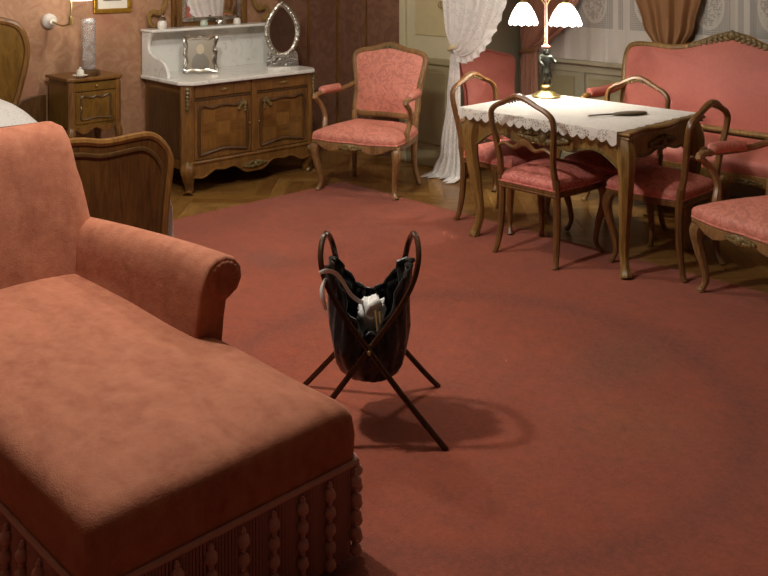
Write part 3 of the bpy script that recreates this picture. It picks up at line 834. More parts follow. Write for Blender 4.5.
for sx, sy, z0, sk in ((-.135, .05, .450, .90), (.110, -.06, .452, 1.0)):
    A = catmull([(0, 0, .57), (sx*.3, sy*.3, .625), (sx*.8, sy*.8, .645), (sx, sy, .63), (sx, sy, z0+.13)], 5)
    arm = MB().sweep(A, .005, 8).build('lamp_arm', BRASS, lamp)
    n = 48; rings = []
    for r, z in shade_prof:
        q = 1-z/.135; r *= sk
        rings.append([(sx+r*(1+.05*q*math.cos(12*2*PI*k/n))*math.cos(2*PI*k/n), sy+r*(1+.05*q*math.cos(12*2*PI*k/n))*math.sin(2*PI*k/n), z0+z+.006*q*q*math.cos(12*2*PI*k/n)) for k in range(n)])
    MB().loft(rings, cap=False).build('lamp_shade', SHADE, arm, 60, solid=.003)
    MB().lathe([(.02, .13), (.024, .14), (.012, .155)], 12, (sx, sy, z0)).build('shade_collar', BRASS, arm)
    d = bpy.data.lights.new('lamp_bulb', 'POINT'); d.energy = 9; d.color = (1, .95, .88); d.shadow_soft_size = .03
    o = bpy.data.objects.new('lamp_bulb', d); C.objects.link(o); o.parent = lamp; o.location = (sx, sy, z0+.03)

# ------------------------------------------------------------------ chairs at the table
cA = make_dining_chair('open-backed dining chair seen from behind at the long near side of the table')
cA.location = (-3.09, 4.265, RUG_Z); cA.rotation_euler = (0, 0, PI)
copy_tree(cA, (-3.625, 4.55, RUG_Z), PI/2, 'open-backed dining chair at the table end nearest the white lace curtain')
copy_tree(cA, (-2.56, 4.55, RUG_Z), -PI/2, 'open-backed dining chair seen side-on at the table end by the right armchair')
copy_tree(cA, (-3.05, 4.85, RUG_Z), 0, 'open-backed dining chair on the far side of the table before the sofa')

g1 = make_armchair('coral brocade armchair with carved frame standing alone between washstand and lace curtain', group='carved armchairs')
g1.location = (-4.81, 4.505, RUG_Z); g1.rotation_euler = (0, 0, math.radians(20))
copy_tree(g1, (-1.865, 4.414, RUG_Z), math.radians(-14), 'coral armchair cut off by the right edge of the picture')
e1 = make_armchair('coral upholstered chair half hidden behind the white lace curtain', 'upholstered_chair', SOFA_CORAL, CHAIRWOOD, False, top=.93, arms=False)
e1.scale = (.86, 1, 1); e1.location = (-4.255, 5.385, 0); e1.rotation_euler = (0, 0, math.radians(70))

# ------------------------------------------------------------------ sofa
sf = thing('sofa', 'coral upholstered settee with carved crest rail below the lace windows', 'sofa', (-2.83, 5.58, 0))
out = seat_outline(.80, .78, .58, .03, .02, 16)
rail_mesh(out, .375, lambda i: .31 + (.022*math.cos((-1+2*i/16)*PI*4) if i <= 16 else 0)).build('seat_rail', GILT_WOOD, sf)
cushion(scaled(out, .985), .37, .445, .085).build('seat', SOFA_CORAL, sf)
for u0 in (-.4, 0, .4): carving(sf, lambda u, v: Vector((u0+u, -.325+.05*u0*u0, .335+v)), .08, CARVE, .016, 4, 'rail_carving')
for sx in (-1, 1):
    leg(sf, sx*.75, -.24, sx*.7, -.7, .36, GILT_WOOD, .034)
    P = catmull([(sx*.76, .31, 0), (sx*.75, .28, .06), (sx*.74, .25, .25), (sx*.75, .26, .45)], 4)
    MB().sweep(P, .022, 8).clamp0().build('leg', GILT_WOOD, sf)
    A = catmull([(sx*.775, -.12, .37), (sx*.78, -.12, .44), (sx*.79, -.10, .54), (sx*.80, -.15, .63), (sx*.80, -.2, .665), (sx*.80, -.15, .69), (sx*.795, .0, .685), (sx*.785, .15, .70), (sx*.78, .29, .73)], 4)
    arm = MB().sweep(A, .021, 8).build('arm', GILT_WOOD, sf)
    Bp = catmull([(sx*.80, -.13, .70), (sx*.798, -.09, .708), (sx*.793, .02, .705), (sx*.788, .13, .712), (sx*.786, .17, .715)], 4)
    MB().sweep(Bp, lambda q: interp(((0, .012), (.15, .032), (.85, .032), (1, .014)), q), 10).build('arm_pad', SOFA_CORAL, arm)
for sx in (-.26, .26): leg(sf, sx, -.28, 0, -1, .35, GILT_WOOD, .032)
ybs = lambda z: .27+(z-.45)*.14
right = [(0, .505), (.4, .505), (.73, .505), (.785, .56), (.79, .72), (.795, .86), (.778, .97), (.72, 1.012), (.58, 1.016), (.44, 1.01), (.32, 1.025), (.2, 1.065), (.1, 1.105), (0, 1.12)]
o2 = right+[(-u, z) for u, z in reversed(right[1:-1])]
o2 = [(p.x, p.y) for p in catmull([(u, z, 0) for u, z in o2], 4, closed=True)]
ins = [(u*.985, .78+(z-.78)*.96) for u, z in o2]
outline_panel(ins, lambda u, v, t_: Vector((u, ybs(v)-.012-t_, v)), .05, .035, 6).build('back_upholstery', SOFA_CORAL, sf)
MB().sweep([(u, ybs(z), z) for u, z in o2], (.020, .022), 8, ref=(0, 1, .2), closed=True).build('back_frame', GILT_WOOD, sf)
carving(sf, lambda u, v: Vector((u, ybs(1.1)-.02, 1.122+v*.8-abs(u)*.30)), .34, CARVE, .028, 9, 'crest_carving')

# ------------------------------------------------------------------ washstand
WX0, WX1, WY0, WY1 = XL+.015, -5.50, 3.43, 4.60
wy = (WY0+WY1)/2
ws = thing('washstand', 'walnut washstand with two carved doors and white marble top', 'washstand', (WX1, wy, 0))
dep = WX1-WX0; hw = (WY1-WY0)/2
MB().box(-dep+.01, -.025, -hw+.03, hw-.03, .17, .755).build('body', WALNUT, ws, 0, bevel=.004)
# side inset panels
for sy in (-1, 1):
    MB().box(-dep+.06, -.10, sy*(hw-.03)-.006, sy*(hw-.03)+.006, .24, .70).build('side_panel', WALNUT_D, ws, 0, bevel=.004)
# canted corner posts with carved blocks and feet
for sy in (-1, 1):
    post = MB().prism([(-.075, sy*(hw-.03)), (-.075, sy*(hw-.008)), (-.05, sy*(hw-.004)), (-.004, sy*(hw-.05)), (-.010, sy*(hw-.085)), (-.03, sy*(hw-.085))], lambda a, b, t_: (a, b, t_), .18, .755).build('corner_post', WALNUT, ws, 30, bevel=.004)
    mb = MB()
    for k in range(6): mb.ell((-.018+.003*math.sin(k*2), sy*(hw-.03), .73-.026*k), (.02, .016-.0012*k, .017), 7, 4)
    mb.build('post_carving', CARVE, post)
    mb = MB()
    for k in range(4): mb.ell((-.018, sy*(hw-.03), .215-.03*k), (.024-.003*k, .022-.003*k, .022), 7, 4)
    mb.build('foot_carving', CARVE, post)
    leg(ws, -.045, sy*(hw-.06), .7, sy*.7, .2, WALNUT, .052, .03, 'foot', .03)
    MB().box(-dep+.02, -dep+.07, sy*(hw-.06)-.025, sy*(hw-.06)+.025, 0, .18).build('foot', WALNUT_D, ws, 0)
# shaped apron
out = []
for k in range(41):
    u = -1+2*k/40; z = .130-.028*math.cos(u*PI*2)*(1-.3*abs(u))-.02*max(0, 1-abs(u)*4)+.01*math.cos(u*PI*6)
    out.append((u*(hw-.07), z))
full = [(-(hw-.07), .215), *out, ((hw-.07), .215)]
MB().prism(full, lambda a, b, t_: (t_, a, b), -.035, -.004).build('apron', WALNUT, ws, 30, bevel=.003)
MB().sweep([(-.004, a, b+.007) for a, b in out], .008, 6).build('apron_moulding', WALNUT, ws)
carving(ws, lambda u, v: Vector((.002, u, .145+v*1.2)), .10, CARVE, .02, 5, 'apron_carving')
MB().box(-.03, .006, -hw+.06, hw-.06, .212, .232).build('base_moulding', WALNUT, ws, 0, bevel=.006)
# central stile
MB().box(-.028, -.004, -.022, .022, .232, .755).build('stile', WALNUT, ws, 0, bevel=.004)
MB().box(-.028, -.006, -hw+.085, hw-.085, .648, .66).build('drawer_rail', WALNUT_D, ws, 0)
CHECK = [wood('veneer_%d' % i, c1, c2, .28, g, 10) for i, (c1, c2, g) in enumerate((((88, 58, 24), (140, 98, 46), (4, 4, .5)), ((80, 52, 22), (128, 88, 40), (4, .5, 4)), ((94, 64, 28), (148, 106, 52), (4, 4, .5))))]
for sy in (-1, 1):
    y0, y1 = (.026, hw-.088) if sy > 0 else (-hw+.088, -.026)
    yc = (y0+y1)/2; h2 = (y1-y0)/2
    dr_ = MB().box(-.028, -.008, y0, y1, .664, .748).build('drawer', WALNUT, ws, 0, bevel=.005)
    carving(dr_, lambda u, v: Vector((-.002, yc+u, .708+v*.7)), .04, BRASS, .010, 3, 'handle')
    door = MB().box(-.028, -.012, y0, y1, .236, .645).build('door', WALNUT, ws, 0, bevel=.004)
    # moulded frame with serpentine head and foot
    fr = [(-h2+.035, .285), (-h2+.07, .270), (0, .292), (h2-.07, .270), (h2-.035, .285), (h2-.035, .45), (h2-.035, .575), (h2-.07, .605), (h2-.14, .585), (0, .60), (-h2+.14, .585), (-h2+.07, .605), (-h2+.035, .575), (-h2+.035, .45)]
    fr = [(sy*0+u*(1), z) for u, z in fr]
    P = catmull([(-.010, yc+u, z) for u, z in fr], 4, closed=True)
    MB().sweep(P, (.010, .012), 6, ref=(1, 0, 0), closed=True).build('panel_moulding', WALNUT_D, door)
    # chequered veneer squares
    q = 0
    for a in range(3):
        for b in range(3):
            yy0 = lerp(-h2+.06, h2-.06, a/3); yy1 = lerp(-h2+.06, h2-.06, (a+1)/3); zz0 = lerp(.30, .575, b/3); zz1 = lerp(.30, .575, (b+1)/3)
            MB().box(-.013, -.0095+.0004*((a+b) % 2), yc+yy0, yc+yy1, zz0, zz1).build('veneer', CHECK[(a+b) % 2 if (a, b) != (1, 1) else 2], door, 0)
    cyy = yc-sy*(h2-.06)
    mb = MB()
    for k in range(5): mb.ell((.002, cyy+sy*.022*k*.6, .605-.016*abs(k-1)), (.008, .016, .014), 7, 4)
    for k in range(4): mb.ell((.002, cyy, .60-.02*k), (.007, .010, .012), 7, 4)
    mb.build('door_carving', CARVE, door)
    MB().lathe([(.006, 0), (.009, .006), (.004, .012)], 8, (0, 0, 0)).build('key_plate', BRASS, door, loc=(-.004, yc-sy*(h2-.015), .44))
# marble slab with cut corners, splashback, cheeks and shelf
sl = [(-dep, -hw-.005), (-.06, -hw-.015), (.025, -hw+.045), (.03, -hw+.08), (.03, hw-.08), (.025, hw-.045), (-.06, hw+.015), (-dep, hw+.005)]
MB().prism(sl, lambda a, b, t_: (a, b, t_), .757, .784).build('marble_top', MARBLE, ws, 0, bevel=.007)
MB().box(-dep, -dep+.022, -hw+.01, hw-.01, .784, 1.095).build('splashback', MARBLE, ws, 0, bevel=.003)
MB().box(-dep, -dep+.165, -hw-.005, hw+.005, 1.095, 1.115).build('marble_shelf', MARBLE, ws, 0, bevel=.006)
for sy in (-1, 1):
    cp = catmull([(0, .784, 0), (.0, .9, 0), (.0, 1.095, 0)], 1)
    pr = [(0, .784), (0, 1.095), (.135, 1.095), (.128, 1.075), (.105, 1.055), (.090, 1.02), (.088, .985), (.10, .955), (.14, .93), (.20, .915), (.26, .905), (.305, .885), (.335, .855), (.35, .82), (.352, .784)]
    MB().prism(pr, lambda a, b, t_: (-dep+.0+a, sy*(hw-.018)+t_, b), -.011, .011).build('marble_cheek', MARBLE, ws, 30, bevel=.003)
# mirror above the shelf
mw = .235
MB().box(-dep, -dep+.02, -mw-.10, mw+.10, 1.115, 1.95).build('mirror_board', WALNUT, ws, 0)
for sy in (-1, 1):
    MB().box(-dep+.01, -dep+.05, sy*(mw+.055)-.022, sy*(mw+.055)+.022, 1.115, 1.95).build('mirror_post', WALNUT, ws, 0, bevel=.008)
    sp = catmull([(-dep+.025, sy*(mw+.09), 1.38), (-dep+.025, sy*(mw+.15), 1.36), (-dep+.025, sy*(mw+.165), 1.28), (-dep+.025, sy*(mw+.21), 1.225), (-dep+.025, sy*(mw+.27), 1.235), (-dep+.025, sy*(mw+.30), 1.20), (-dep+.025, sy*(mw+.285), 1.15), (-dep+.025, sy*(mw+.25), 1.13)], 5)
    MB().sweep(sp, lambda q: (.016, .014+.006*math.sin(q*PI)), 8, ref=(1, 0, 0)).build('side_scroll', GILT_WOOD, ws)
fr_ = MB(); 
for (a, b, c, d) in ((-mw-.03, -mw, 1.15, 1.9), (mw, mw+.03, 1.15, 1.9), (-mw, mw, 1.15, 1.18), (-mw, mw, 1.87, 1.9)): fr_.box(-dep+.02, -dep+.038, a, b, c, d)
fr_.build('mirror_frame', SILVER, ws, 0)
MB().box(-dep+.02, -dep+.026, -mw, mw, 1.18, 1.87).build('mirror', MIRROR, ws, 0)

# toilet things on the shelf and slab
shz = 1.115
def jar(y, prof, lid, label, name, mat, lmat, x=-5.985):
    t_ = thing(name, label, 'jar' if 'jar' in name else 'bottle', (x, y, shz), group='toilet jars on the marble shelf')
    MB().lathe(prof, 16).build('body', mat, t_); MB().lathe(lid, 16).build('lid', lmat, t_)
jar(3.545, [(.026, 0), (.034, .01), (.036, .035), (.028, .055), (.026, .06)], [(.028, .06), (.030, .066), (.022, .08), (.012, .088), (.016, .10), (.010, .112), (.002, .116)], 'small silver-lidded jar at the left end of the marble shelf', 'lidded_jar', PORCELAIN, SILVER)
GREENG = plain('pale_green_glass', (182, 196, 178), .15, 0, .08)
jar(3.90, [(.022, 0), (.030, .008), (.030, .03), (.02, .045), (.012, .05)], [(.014, .05), (.016, .056), (.014, .064), (.003, .07)], 'pale green bottle under the left part of the washstand mirror', 'glass_bottle', GREENG, SILVER)
jar(4.05, [(.034, 0), (.042, .008), (.042, .036), (.04, .042)], [(.042, .042), (.042, .05), (.028, .058), (.008, .06), (.010, .068), (.003, .073)], 'wide silver jar under the middle of the washstand mirror', 'silver_jar', SILVER, SILVER)
jar(4.20, [(.024, 0), (.030, .008), (.026, .04), (.018, .05)], [(.019, .05), (.020, .058), (.010, .066), (.003, .07)], 'narrow silver jar under the right part of the washstand mirror', 'silver_jar', PORCELAIN, SILVER)
# photo in a silver frame
pf = thing('photo_frame', 'silver framed sepia portrait photograph leaning on the marble top', 'photo frame', (-5.84, 3.775, .7845), math.radians(58)); pf.scale = (1.15, 1.1, 1.12)
tilt = lambda u, z, y: Vector((u, y+z*.22, z))
def framepts(hw_, h0, h1, k): return [(-hw_, h0), (-hw_*.5, h0+k), (0, h0+k*.3), (hw_*.5, h0+k), (hw_, h0), (hw_-k, lerp(h0, h1, .3)), (hw_-k*.3, lerp(h0, h1, .5)), (hw_-k, lerp(h0, h1, .7)), (hw_, h1), (hw_*.5, h1-k), (0, h1-k*.3), (-hw_*.5, h1-k), (-hw_, h1), (-hw_+k, lerp(h0, h1, .7)), (-hw_+k*.3, lerp(h0, h1, .5)), (-hw_+k, lerp(h0, h1, .3))]
P = catmull([tilt(u, z, 0) for u, z in framepts(.098, .012, .235, .010)], 3, closed=True)
MB().sweep(P, [.014+.003*math.sin(i*1.7) for i in range(len(P))], 7, closed=True).build('frame', SILVER, pf)
t = NT('sepia_photo'); X = t.sep()
d1 = t.math('SQRT', t.math('ADD', t.math('POWER', t.math('DIVIDE', X[0], .024), 2), t.math('POWER', t.math('DIVIDE', t.math('SUBTRACT', X[2], .155), .032), 2)))
d2 = t.math('SQRT', t.math('ADD', t.math('POWER', t.math('DIVIDE', X[0], .055), 2), t.math('POWER', t.math('DIVIDE', t.math('SUBTRACT', X[2], .06), .07), 2)))
c_ = t.mix(t.math('LESS_THAN', d2, 1.0), lin((128, 112, 82)), lin((84, 72, 50))); c_ = t.mix(t.math('LESS_THAN', d1, 1.0), c_, lin((172, 154, 116)))
t.base(t.mix(t.math('MULTIPLY', t.noise(t.co, 60, 3), .4), c_, lin((110, 96, 66)))); t.set(Roughness=.3); PHOTO = t.m
MB().prism([(-.09, .015), (.09, .015), (.09, .228), (-.09, .228)], lambda a, b, t_: tilt(a, b, t_), .0, .008).build('photograph', PHOTO, pf, 0)
MB().prism([(-.02, .0), (.02, .0), (.008, .17), (-.008, .17)], lambda a, b, t_: Vector((a, .085-b*.24+t_, b)), 0, .005).build('easel_strut', SILVER, pf, 0)
# oval mirror in a wreathed silver frame
om = thing('oval_mirror', 'oval dressing mirror in a wreathed silver frame on the marble top', 'mirror', (-5.76, 4.47, .785), math.radians(58))
ov = lambda r1, r2, a: (r1*math.sin(a), .275+r2*math.cos(a))
tl2 = lambda u, z, y: Vector((u, y+z*.12, z))
oval_pt = lambda a, k: tl2(.120*k*math.sin(a)*(1-.22*max(0, math.cos(a))**2), .272+.185*k*math.cos(a)+.02*max(0, math.cos(a))**6*k, 0)
P = [oval_pt(2*PI*i/60, 1.0) for i in range(60)]
MB().sweep(P, (.010, .021), 8, ref=(0, 1, 0), closed=True).build('frame', SILVER, om)
mb = MB()
for i in range(34):
    a = 2*PI*i/34; p = oval_pt(a, 1.0)+Vector((0, -.010, 0)); mb.ell(p, (.015, .007, .009), 6, 4, Matrix.Rotation(-a+.6*(-1)**i, 3, 'Y'))
for a in (1.75, -1.75, PI-.35, PI+.35, 0):
    p = oval_pt(a, 1.03)+Vector((0, -.012, 0)); mb.ell(p, (.016, .012, .026), 7, 4)
mb.build('wreath', SILVER, om)
MB().loft([[oval_pt(2*PI*i/40, k)+Vector((0, y, 0)) for i in range(40)] for k, y in ((.93, .008), (.93, .0), (.4, .0))]).build('mirror', MIRROR, om, 30)
MB().prism([(-.125, 0), (.125, 0), (.118, .10), (.09, .135), (.0, .09), (-.09, .135), (-.118, .10)], lambda a, b, t_: tl2(a, b, t_), .004, .016).build('foot_plate', SILVER, om, 0, bevel=.003)
MB().prism([(-.03, .0), (.03, .0), (.012, .3), (-.012, .3)], lambda a, b, t_: Vector((a, .13-b*.28+t_, b)), 0, .005).build('easel_strut', SILVER, om, 0)

# ------------------------------------------------------------------ bedside cabinet and things on it
ns = thing('bedside_cabinet', 'small walnut bedside cabinet on tall curved legs against the wallpaper', 'cabinet', (-5.70, 2.89, 0))
nd, nh = .33, .185
MB().box(-nd, -.012, -nh+.01, nh-.01, .53, .83).build('body', OLIVEW, ns, 0, bevel=.005)
MB().prism([(-nd-.01, -nh-.01), (-.01, -nh-.012), (.012, -nh+.03), (.018, 0), (.012, nh-.03), (-.01, nh+.012), (-nd-.01, nh+.01)], lambda a, b, t_: (a, b, t_), .832, .855).build('top', WALNUT, ns, 0, bevel=.006)
dw = MB().box(-.016, -.002, -nh+.045, nh-.045, .765, .82).build('drawer', OLIVEW, ns, 0, bevel=.004)
MB().lathe([(.005, 0), (.010, .008), (.006, .014)], 8).build('knob', BRASS, dw, loc=(.006, 0, .79))
dd = MB().box(-.016, -.004, -nh+.045, nh-.045, .555, .758).build('door', OLIVEW, ns, 0, bevel=.004)
P = catmull([(-.002, u, z) for u, z in ((-.105, .60), (-.09, .58), (0, .59), (.09, .58), (.105, .60), (.10, .66), (.105, .715), (.09, .735), (.04, .72), (0, .73), (-.04, .72), (-.09, .735), (-.105, .715), (-.10, .66))], 3, closed=True)
MB().sweep(P, .007, 6, closed=True).build('door_moulding', WALNUT_D, dd)
MB().sweep([(-.002, -.105, .64), (.008, -.105, .655), (-.002, -.105, .67)], .004, 6).build('key_plate', BRASS, dd)
for sy in (-1, 1):
    mb = MB(); mb.prism([(-.045, sy*(nh-.035)), (-.045, sy*(nh-.004)), (-.02, sy*nh), (0, sy*(nh-.02)), (-.006, sy*(nh-.045))], lambda a, b, t_: (a, b, t_), .52, .832)
    mb.build('corner_post', WALNUT, ns, 0, bevel=.004)
    leg(ns, -.03, sy*(nh-.03), .7, sy*.7, .54, WALNUT, .026, .02); leg(ns, -nd+.03, sy*(nh-.03), -.3, sy*.7, .54, WALNUT, .024, .015)
out = [(-nh+.03, .535)]+[(lerp(-nh+.03, nh-.03, k/16), .505+.018*math.cos(k/16*4*PI)) for k in range(17)]+[(nh-.03, .535)]
MB().prism(out, lambda a, b, t_: (t_, a, b), -.02, -.004).build('apron', WALNUT, ns, 0)
MB().box(-nd+.03, -.03, -nh+.03, nh-.03, .10, .115).build('shelf', WALNUT_D, ns, 0)
# glass cylinder on a dark foot
gz = .8555
gx, gy = -5.80, 2.885
gc = thing('glass_cylinder', 'tall clear etched glass cylinder on a dark round base on the bedside cabinet', 'glass vase', (gx, gy, gz))
MB().lathe([(.070, 0), (.074, .012), (.070, .032), (.058, .040)], 24).build('base', WALNUT_D, gc)
mb = MB(); n = 32
prof = [(.044, .040), (.045, .36), (.042, .375), (.038, .375), (.041, .36), (.040, .055)]
mb.lathe(prof, n); mb.build('cylinder', GLASS, gc)
MB().lathe([(.016, .340), (.020, .35), (.016, .366), (.004, .372)], 12).build('stopper', PORCELAIN, gc)
dsh = thing('porcelain_dish', 'white porcelain saucer with small lidded pot before the glass cylinder', 'dish', (-5.725, 2.79, gz))
MB().lathe([(.022, 0), (.028, .004), (.048, .014), (.050, .017), (.046, .017), (.02, .008)], 20).build('saucer', PORCELAIN, dsh)
MB().lathe([(.016, .009), (.024, .018), (.026, .032), (.022, .046), (.012, .052), (.008, .058), (.010, .066), (.003, .07)], 16).build('pot', PORCELAIN, dsh)

# wall sconce
sc_ = thing('wall_sconce', 'porcelain and brass wall light with glowing shade above the bedside cabinet', 'wall lamp', (XL, 2.745, 1.205))
rot = lambda p: (p[2], p[0], p[1])
mb = MB(); rings = []
for r, z in ((.045, 0), (.052, .01), (.05, .03), (.036, .045), (.026, .06), (.022, .075)): rings.append([(z, r*math.cos(2*PI*k/20), r*math.sin(2*PI*k/20)) for k in range(20)])
mb.loft(rings).build('rosette', PORCELAIN, sc_)
A = catmull([(.07, 0, 0), (.14, 0, -.012), (.22, 0, -.02), (.30, 0, -.005), (.335, 0, .03), (.34, 0, .10), (.345, 0, .22), (.37, .01, .30), (.41, .02, .30), (.425, .03, .27)], 5)
MB().sweep(A, .007, 8).build('arm', BRASS, sc_)
MB().lathe([(.012, -.03), (.016, -.015), (.012, 0), (.016, .015), (.012, .03)], 12, (.335, 0, .02)).build('socket', BRASS, sc_)
MB().lathe([(.02, .28), (.045, .26), (.06, .20), (.066, .160), (.062, .155)], 24, (.425, .03, 0)).build('shade', SHADE, sc_, solid=.003)
d = bpy.data.lights.new('sconce_bulb', 'POINT'); d.energy = 24; d.color = (1, .95, .88); d.shadow_soft_size = .03
o = bpy.data.objects.new('sconce_bulb', d); C.objects.link(o); o.parent = sc_; o.location = (.425, .03, .17)

# gilt framed picture on the wallpaper
pc = thing('framed_picture', 'small gilt framed picture with white mat on the left wall', 'picture', (XL, 3.21, 1.24))
for (y0, y1, z0, z1) in ((-.147, .147, 0, .032), (-.147, .147, .348, .38), (-.147, -.115, .032, .348), (.115, .147, .032, .348)):
    MB().box(0, .022, y0, y1, z0, z1).build('frame_side', GOLDF, pc, 0, bevel=.007)
MB().box(.002, .008, -.116, .116, .031, .349).build('mat', PAPER, pc, 0)
t = NT('print'); t.base(t.ramp(t.noise(t.co, 14, 4), [(.4, lin((112, 96, 84))), (.6, lin((176, 164, 146)))])); t.set(Roughness=.7)
MB().box(.008, .0092, -.07, .07, .085, .295).build('print', t.m, pc, 0)

# ------------------------------------------------------------------ bed
BY, BHW = 1.90, .54
bed = thing('bed', 'dark walnut bed with moulded footboard behind the chaise longue', 'bed', (-5.0, BY, RUG_Z))
right = [(.505, .0), (.505, .25), (.525, .48), (.543, .62), (.535, .68), (.49, .745), (.43, .782), (.35, .786), (.25, .780), (.17, .782), (.08, .80), (0, .806)]
P = [(p.x, p.y) for p in catmull([(u, z, 0) for u, z in right], 4)]
fo_ = P+[(-u, z) for u, z in reversed(P[:-1])]
fx = .95
foot = MB().prism(fo_, lambda a, b, t_: (fx+t_, a, b), -.03, .02).build('footboard', MAHOG, bed, 30, bevel=.004)
MB().sweep([(fx+.012, u*.985, z-.012) for u, z in fo_ if z > .03], (.018, .020), 8, ref=(1, 0, 0)).build('footboard_moulding', WALNUT, foot)
MB().sweep([(fx+.022, u*.90, z-.07) for u, z in fo_ if z > .12], (.008, .012), 8, ref=(1, 0, 0)).build('panel_moulding', WALNUT_D, foot)
hr = [(.48, .0), (.48, .5), (.595, .66), (.645, .80), (.685, .98), (.68, 1.09), (.63, 1.185), (.51, 1.23), (.36, 1.24), (.2, 1.26), (0, 1.28)]
P = [(p.x, p.y) for p in catmull([(u, z, 0) for u, z in hr], 4)]
ho = P+[(-u, z) for u, z in reversed(P[:-1])]
hx_ = -1.08
head = MB().prism(ho, lambda a, b, t_: (hx_+t_, a, b), -.01, .03).build('headboard', OLIVEW, bed, 30, bevel=.004)
MB().sweep([(hx_+.026, u*.985, z-.01) for u, z in ho if z > .5], (.022, .024), 8, ref=(1, 0, 0)).build('headboard_moulding', WALNUT, head)
for s in (-1, 1):
    MB().box(-1.05, .92, s*.50-.015, s*.50+.015, .24, .40).build('side_rail', WALNUT_D, bed, 0, bevel=.004)
wing = [(.52, .0), (.80, .0), (.80, .715), (.70, .712), (.64, .695), (.585, .65), (.55, .59), (.52, .5)]
mb = MB().prism(wing, lambda a, b, t_: (hx_+t_, a, b), .035, .055); mb.build('headboard_wing', WALNUT_D, head, 30, bevel=.004)
mt = MB().loft([[(x, y, z) for x, y in rrect(-1.03+i_, .90-i_, -.50+i_, .50-i_, .06)] for i_, z in ((.02, .25), (0, .28), (0, .50), (.02, .545), (.06, .56), (.2, .57))]).build('mattress', WHITE_CLOTH, bed, 50)
# lace bedspread over it, hanging at both sides
def spread(u, v):
    x = lerp(-1.02, .905, u); a = lerp(-1.55, 1.55, v)
    fold = .012*math.sin(u*70)+.008*math.sin(u*31+2)
    hump = .25*math.exp(-((x+.50)/.33)**4)*max(0, 1-(abs(a)/.50)**3.0) if abs(a) < .5 else 0
    if abs(a) <= .50: return (x, a, .60+hump-.03*(abs(a)/.5)**6)
    dpt = abs(a)-.50; s = 1 if a > 0 else -1
    return (x, s*(.515+min(.055, dpt*.16)+fold*min(1, dpt*2)), max(.05, .57-dpt*.52/1.05))
bs = MB().grid(spread, 110, 60).build('bedspread', BED_LACE, None, 70, solid=.003, loc=(-5.0, BY, 0))
tag(bs, 'white lace bedspread humped over the pillows behind the chaise longue', 'bedspread')

# ------------------------------------------------------------------ curtains
def pleat(u, n, amp, ph=0): return amp*math.sin(u*2*PI*n+ph)+amp*.4*math.sin(u*2*PI*n*1.7+ph*2)
# lace panels over each window
for i, (a, b) in enumerate(WINS):
    o = MB().grid(lambda u, v: (lerp(a-.03, b+.03, u), YW-.045+pleat(u, 9, .006, i)*1.0, lerp(.80, 2.62, v)+(.006*abs(math.sin(u*40)) if v == 0 else 0)), 120, 24).build('lace_curtain', WIN_LACE, None, 80)
    tag(o, 'grey-white lace curtain with oval medallions ' + ('behind the table lamp' if i == 0 else 'behind the crest of the sofa'), 'curtain', 'window lace curtains')
# brown drape between the windows, drawn in towards a tie
ROSE_DRAPE = fabric('rose_drape', (178, 128, 106), (200, 150, 128), .25, 0, .75)
def drape(name, label, xl, xr, z0, z1, yy, n, amp, mat=DRAPE):
    def f(u, v):
        z = lerp(z0, z1, v); l, r = interp(xl, z), interp(xr, z)
        return (lerp(l, r, u), yy+pleat(u, n, amp*(.6+.4*math.cos(v*2)))-.02*math.sin(u*PI), z)
    o = MB().grid(f, 120, 60).build(name, mat, None, 80, solid=.004)
    return tag(o, label, 'curtain', 'brown drapes')
dr1 = drape('drape', 'brown drape gathered between the two lace windows behind the sofa', ((.05, -3.50), (.8, -3.47), (.98, -3.46), (1.15, -3.56), (1.4, -3.64), (2.7, -3.72)),
            ((.05, -3.22), (.8, -3.24), (.98, -3.25), (1.15, -3.16), (1.4, -3.10), (2.7, -3.0)), .03, 2.72, 6.04, 5, .022)
dr2 = drape('drape', 'rosy brown drape swept aside behind the table lamp', ((.05, -4.69), (.80, -4.66), (.90, -4.64), (1.0, -4.66), (2.7, -4.69)),
            ((.05, -4.46), (.80, -4.49), (.90, -4.50), (1.0, -4.32), (1.12, -4.20), (1.4, -4.06), (2.7, -3.85)), .03, 2.72, 6.03, 5, .020, ROSE_DRAPE)
for dobj, x, z, w_ in ((dr1, -3.355, .965, .125), (dr2, -4.57, .885, .085)):
    P = [(x+w_*math.cos(2*PI*k/24), (6.025 if dobj is dr2 else 6.035)+.045*math.sin(2*PI*k/24), z+.01*math.cos(2*PI*k/24)) for k in range(24)]
    MB().sweep(P, (.018, .006), 8, ref=(0, 0, 1), closed=True).build('tieback', DRAPE, dobj)
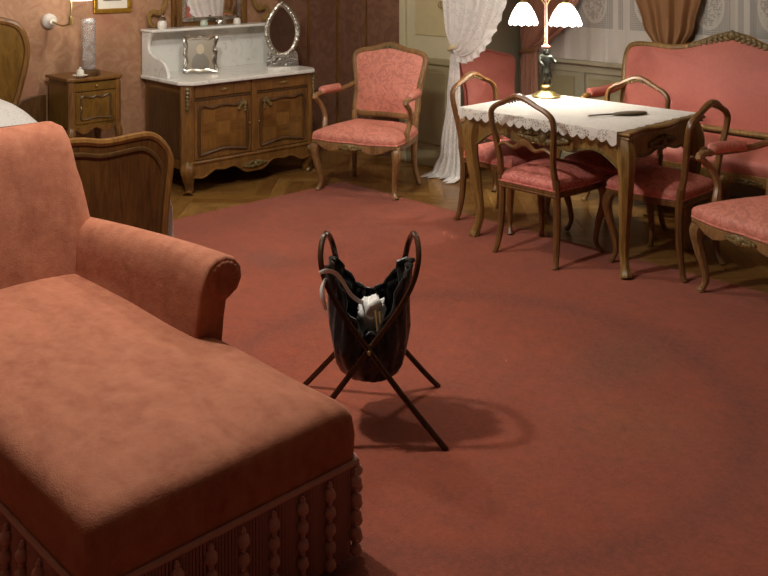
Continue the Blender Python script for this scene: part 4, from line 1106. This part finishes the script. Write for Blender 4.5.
# white lace portiere at the alcove: upper swag to the tie, tail to the floor
lc = thing('lace_portiere', 'white lace curtain tied back at the alcove, its tail pooling on the parquet', 'curtain', (-4.62, 5.14, 0))
def tail(u, v):
    z = lerp(.012, 1.02, v)
    l = interp(((0, -.20), (.05, -.15), (.2, -.09), (.6, -.02), (.9, .01), (1.02, .03)), z); r = interp(((0, .14), (.2, .12), (.6, .115), (.9, .105), (1.02, .09)), z)
    k = interp(((0, 1.0), (.08, .6), (.3, .45), (1.0, .3)), z)
    return (lerp(l, r, u), -.02+pleat(u, 5, .026*k, 1)+(-.10 if z < .02 else 0)*(.6+.4*math.sin(u*9))-.03*max(0, 1-z/.12), z)
tl_ = MB().grid(tail, 90, 44).build('tail', LACE_W, lc, 80)
def fold_line(u):
    return catmull([(lerp(-.12, .80, u), 0, 2.72), (lerp(-.08, .66, u), 0, 2.0), (lerp(-.04, .575, u), 0, 1.42), (lerp(-.02, .47, u), 0, lerp(1.22, 1.15, u)),
                    (lerp(.0, .33, u), 0, lerp(1.09, .985, u)), (lerp(.03, .18, u), 0, lerp(1.02, .915, u)), (lerp(.045, .085, u), 0, lerp(.985, .945, u))], 9)
NU, NVS = 72, 54
LINES = [fold_line(i/NU) for i in range(NU+1)]
def swag(u, v):
    p = LINES[round(u*NU)][min(NVS, round(v*NVS))].copy()
    open_ = max(.18, min(1, (p.z-.92)/.7))
    p.y = -.05+pleat(u, 6, .022*open_+.004)-.05*math.sin(PI*min(1, v*1.1))*u
    return p
sw = MB().grid(lambda u, v: tuple(swag(u, v)), NU, NVS).build('swag', LACE_W, lc, 80)
def ruffle(u, v):
    k = round(u*NVS); L_ = LINES[NU]
    tn = (L_[min(NVS, k+1)]-L_[max(0, k-1)]).normalized(); nn = Vector((-tn.z, 0, tn.x))
    x_ = swag(1, k/NVS)+nn*(v*(.040+.010*abs(math.sin(k*.9)))*min(1, (NVS-k)/5+.15))
    x_.y += .016*math.sin(k*1.9)*v
    return tuple(x_)
MB().grid(ruffle, NVS, 5).build('ruffle', LACE_W, lc, 80)
P = [(.065+.055*math.cos(2*PI*k/24), -.02+.05*math.sin(2*PI*k/24), .975+.018*math.cos(2*PI*k/24)) for k in range(24)]
MB().sweep(P, (.015, .005), 8, ref=(0, 0, 1), closed=True).build('tieback', fabric('cream_cord', (190, 170, 130), (208, 190, 150), .2), lc)
# curtain hook on the panelled wall
ck = thing('curtain_hook', 'curled brass curtain hook on the panelled wall beside the lace curtain', 'hook', (-4.86, YB, 1.30))
MB().lathe([(.018, 0), (.02, .004), (.012, .008)], 12).build('rosette', BRASS, ck).rotation_euler = (PI/2, 0, 0)
MB().sweep(catmull([(0, -.006, 0), (0, -.05, -.02), (.03, -.08, -.05), (.07, -.08, -.045), (.085, -.07, .0), (.07, -.06, .02)], 5), .005, 8).build('hook', BRASS, ck)
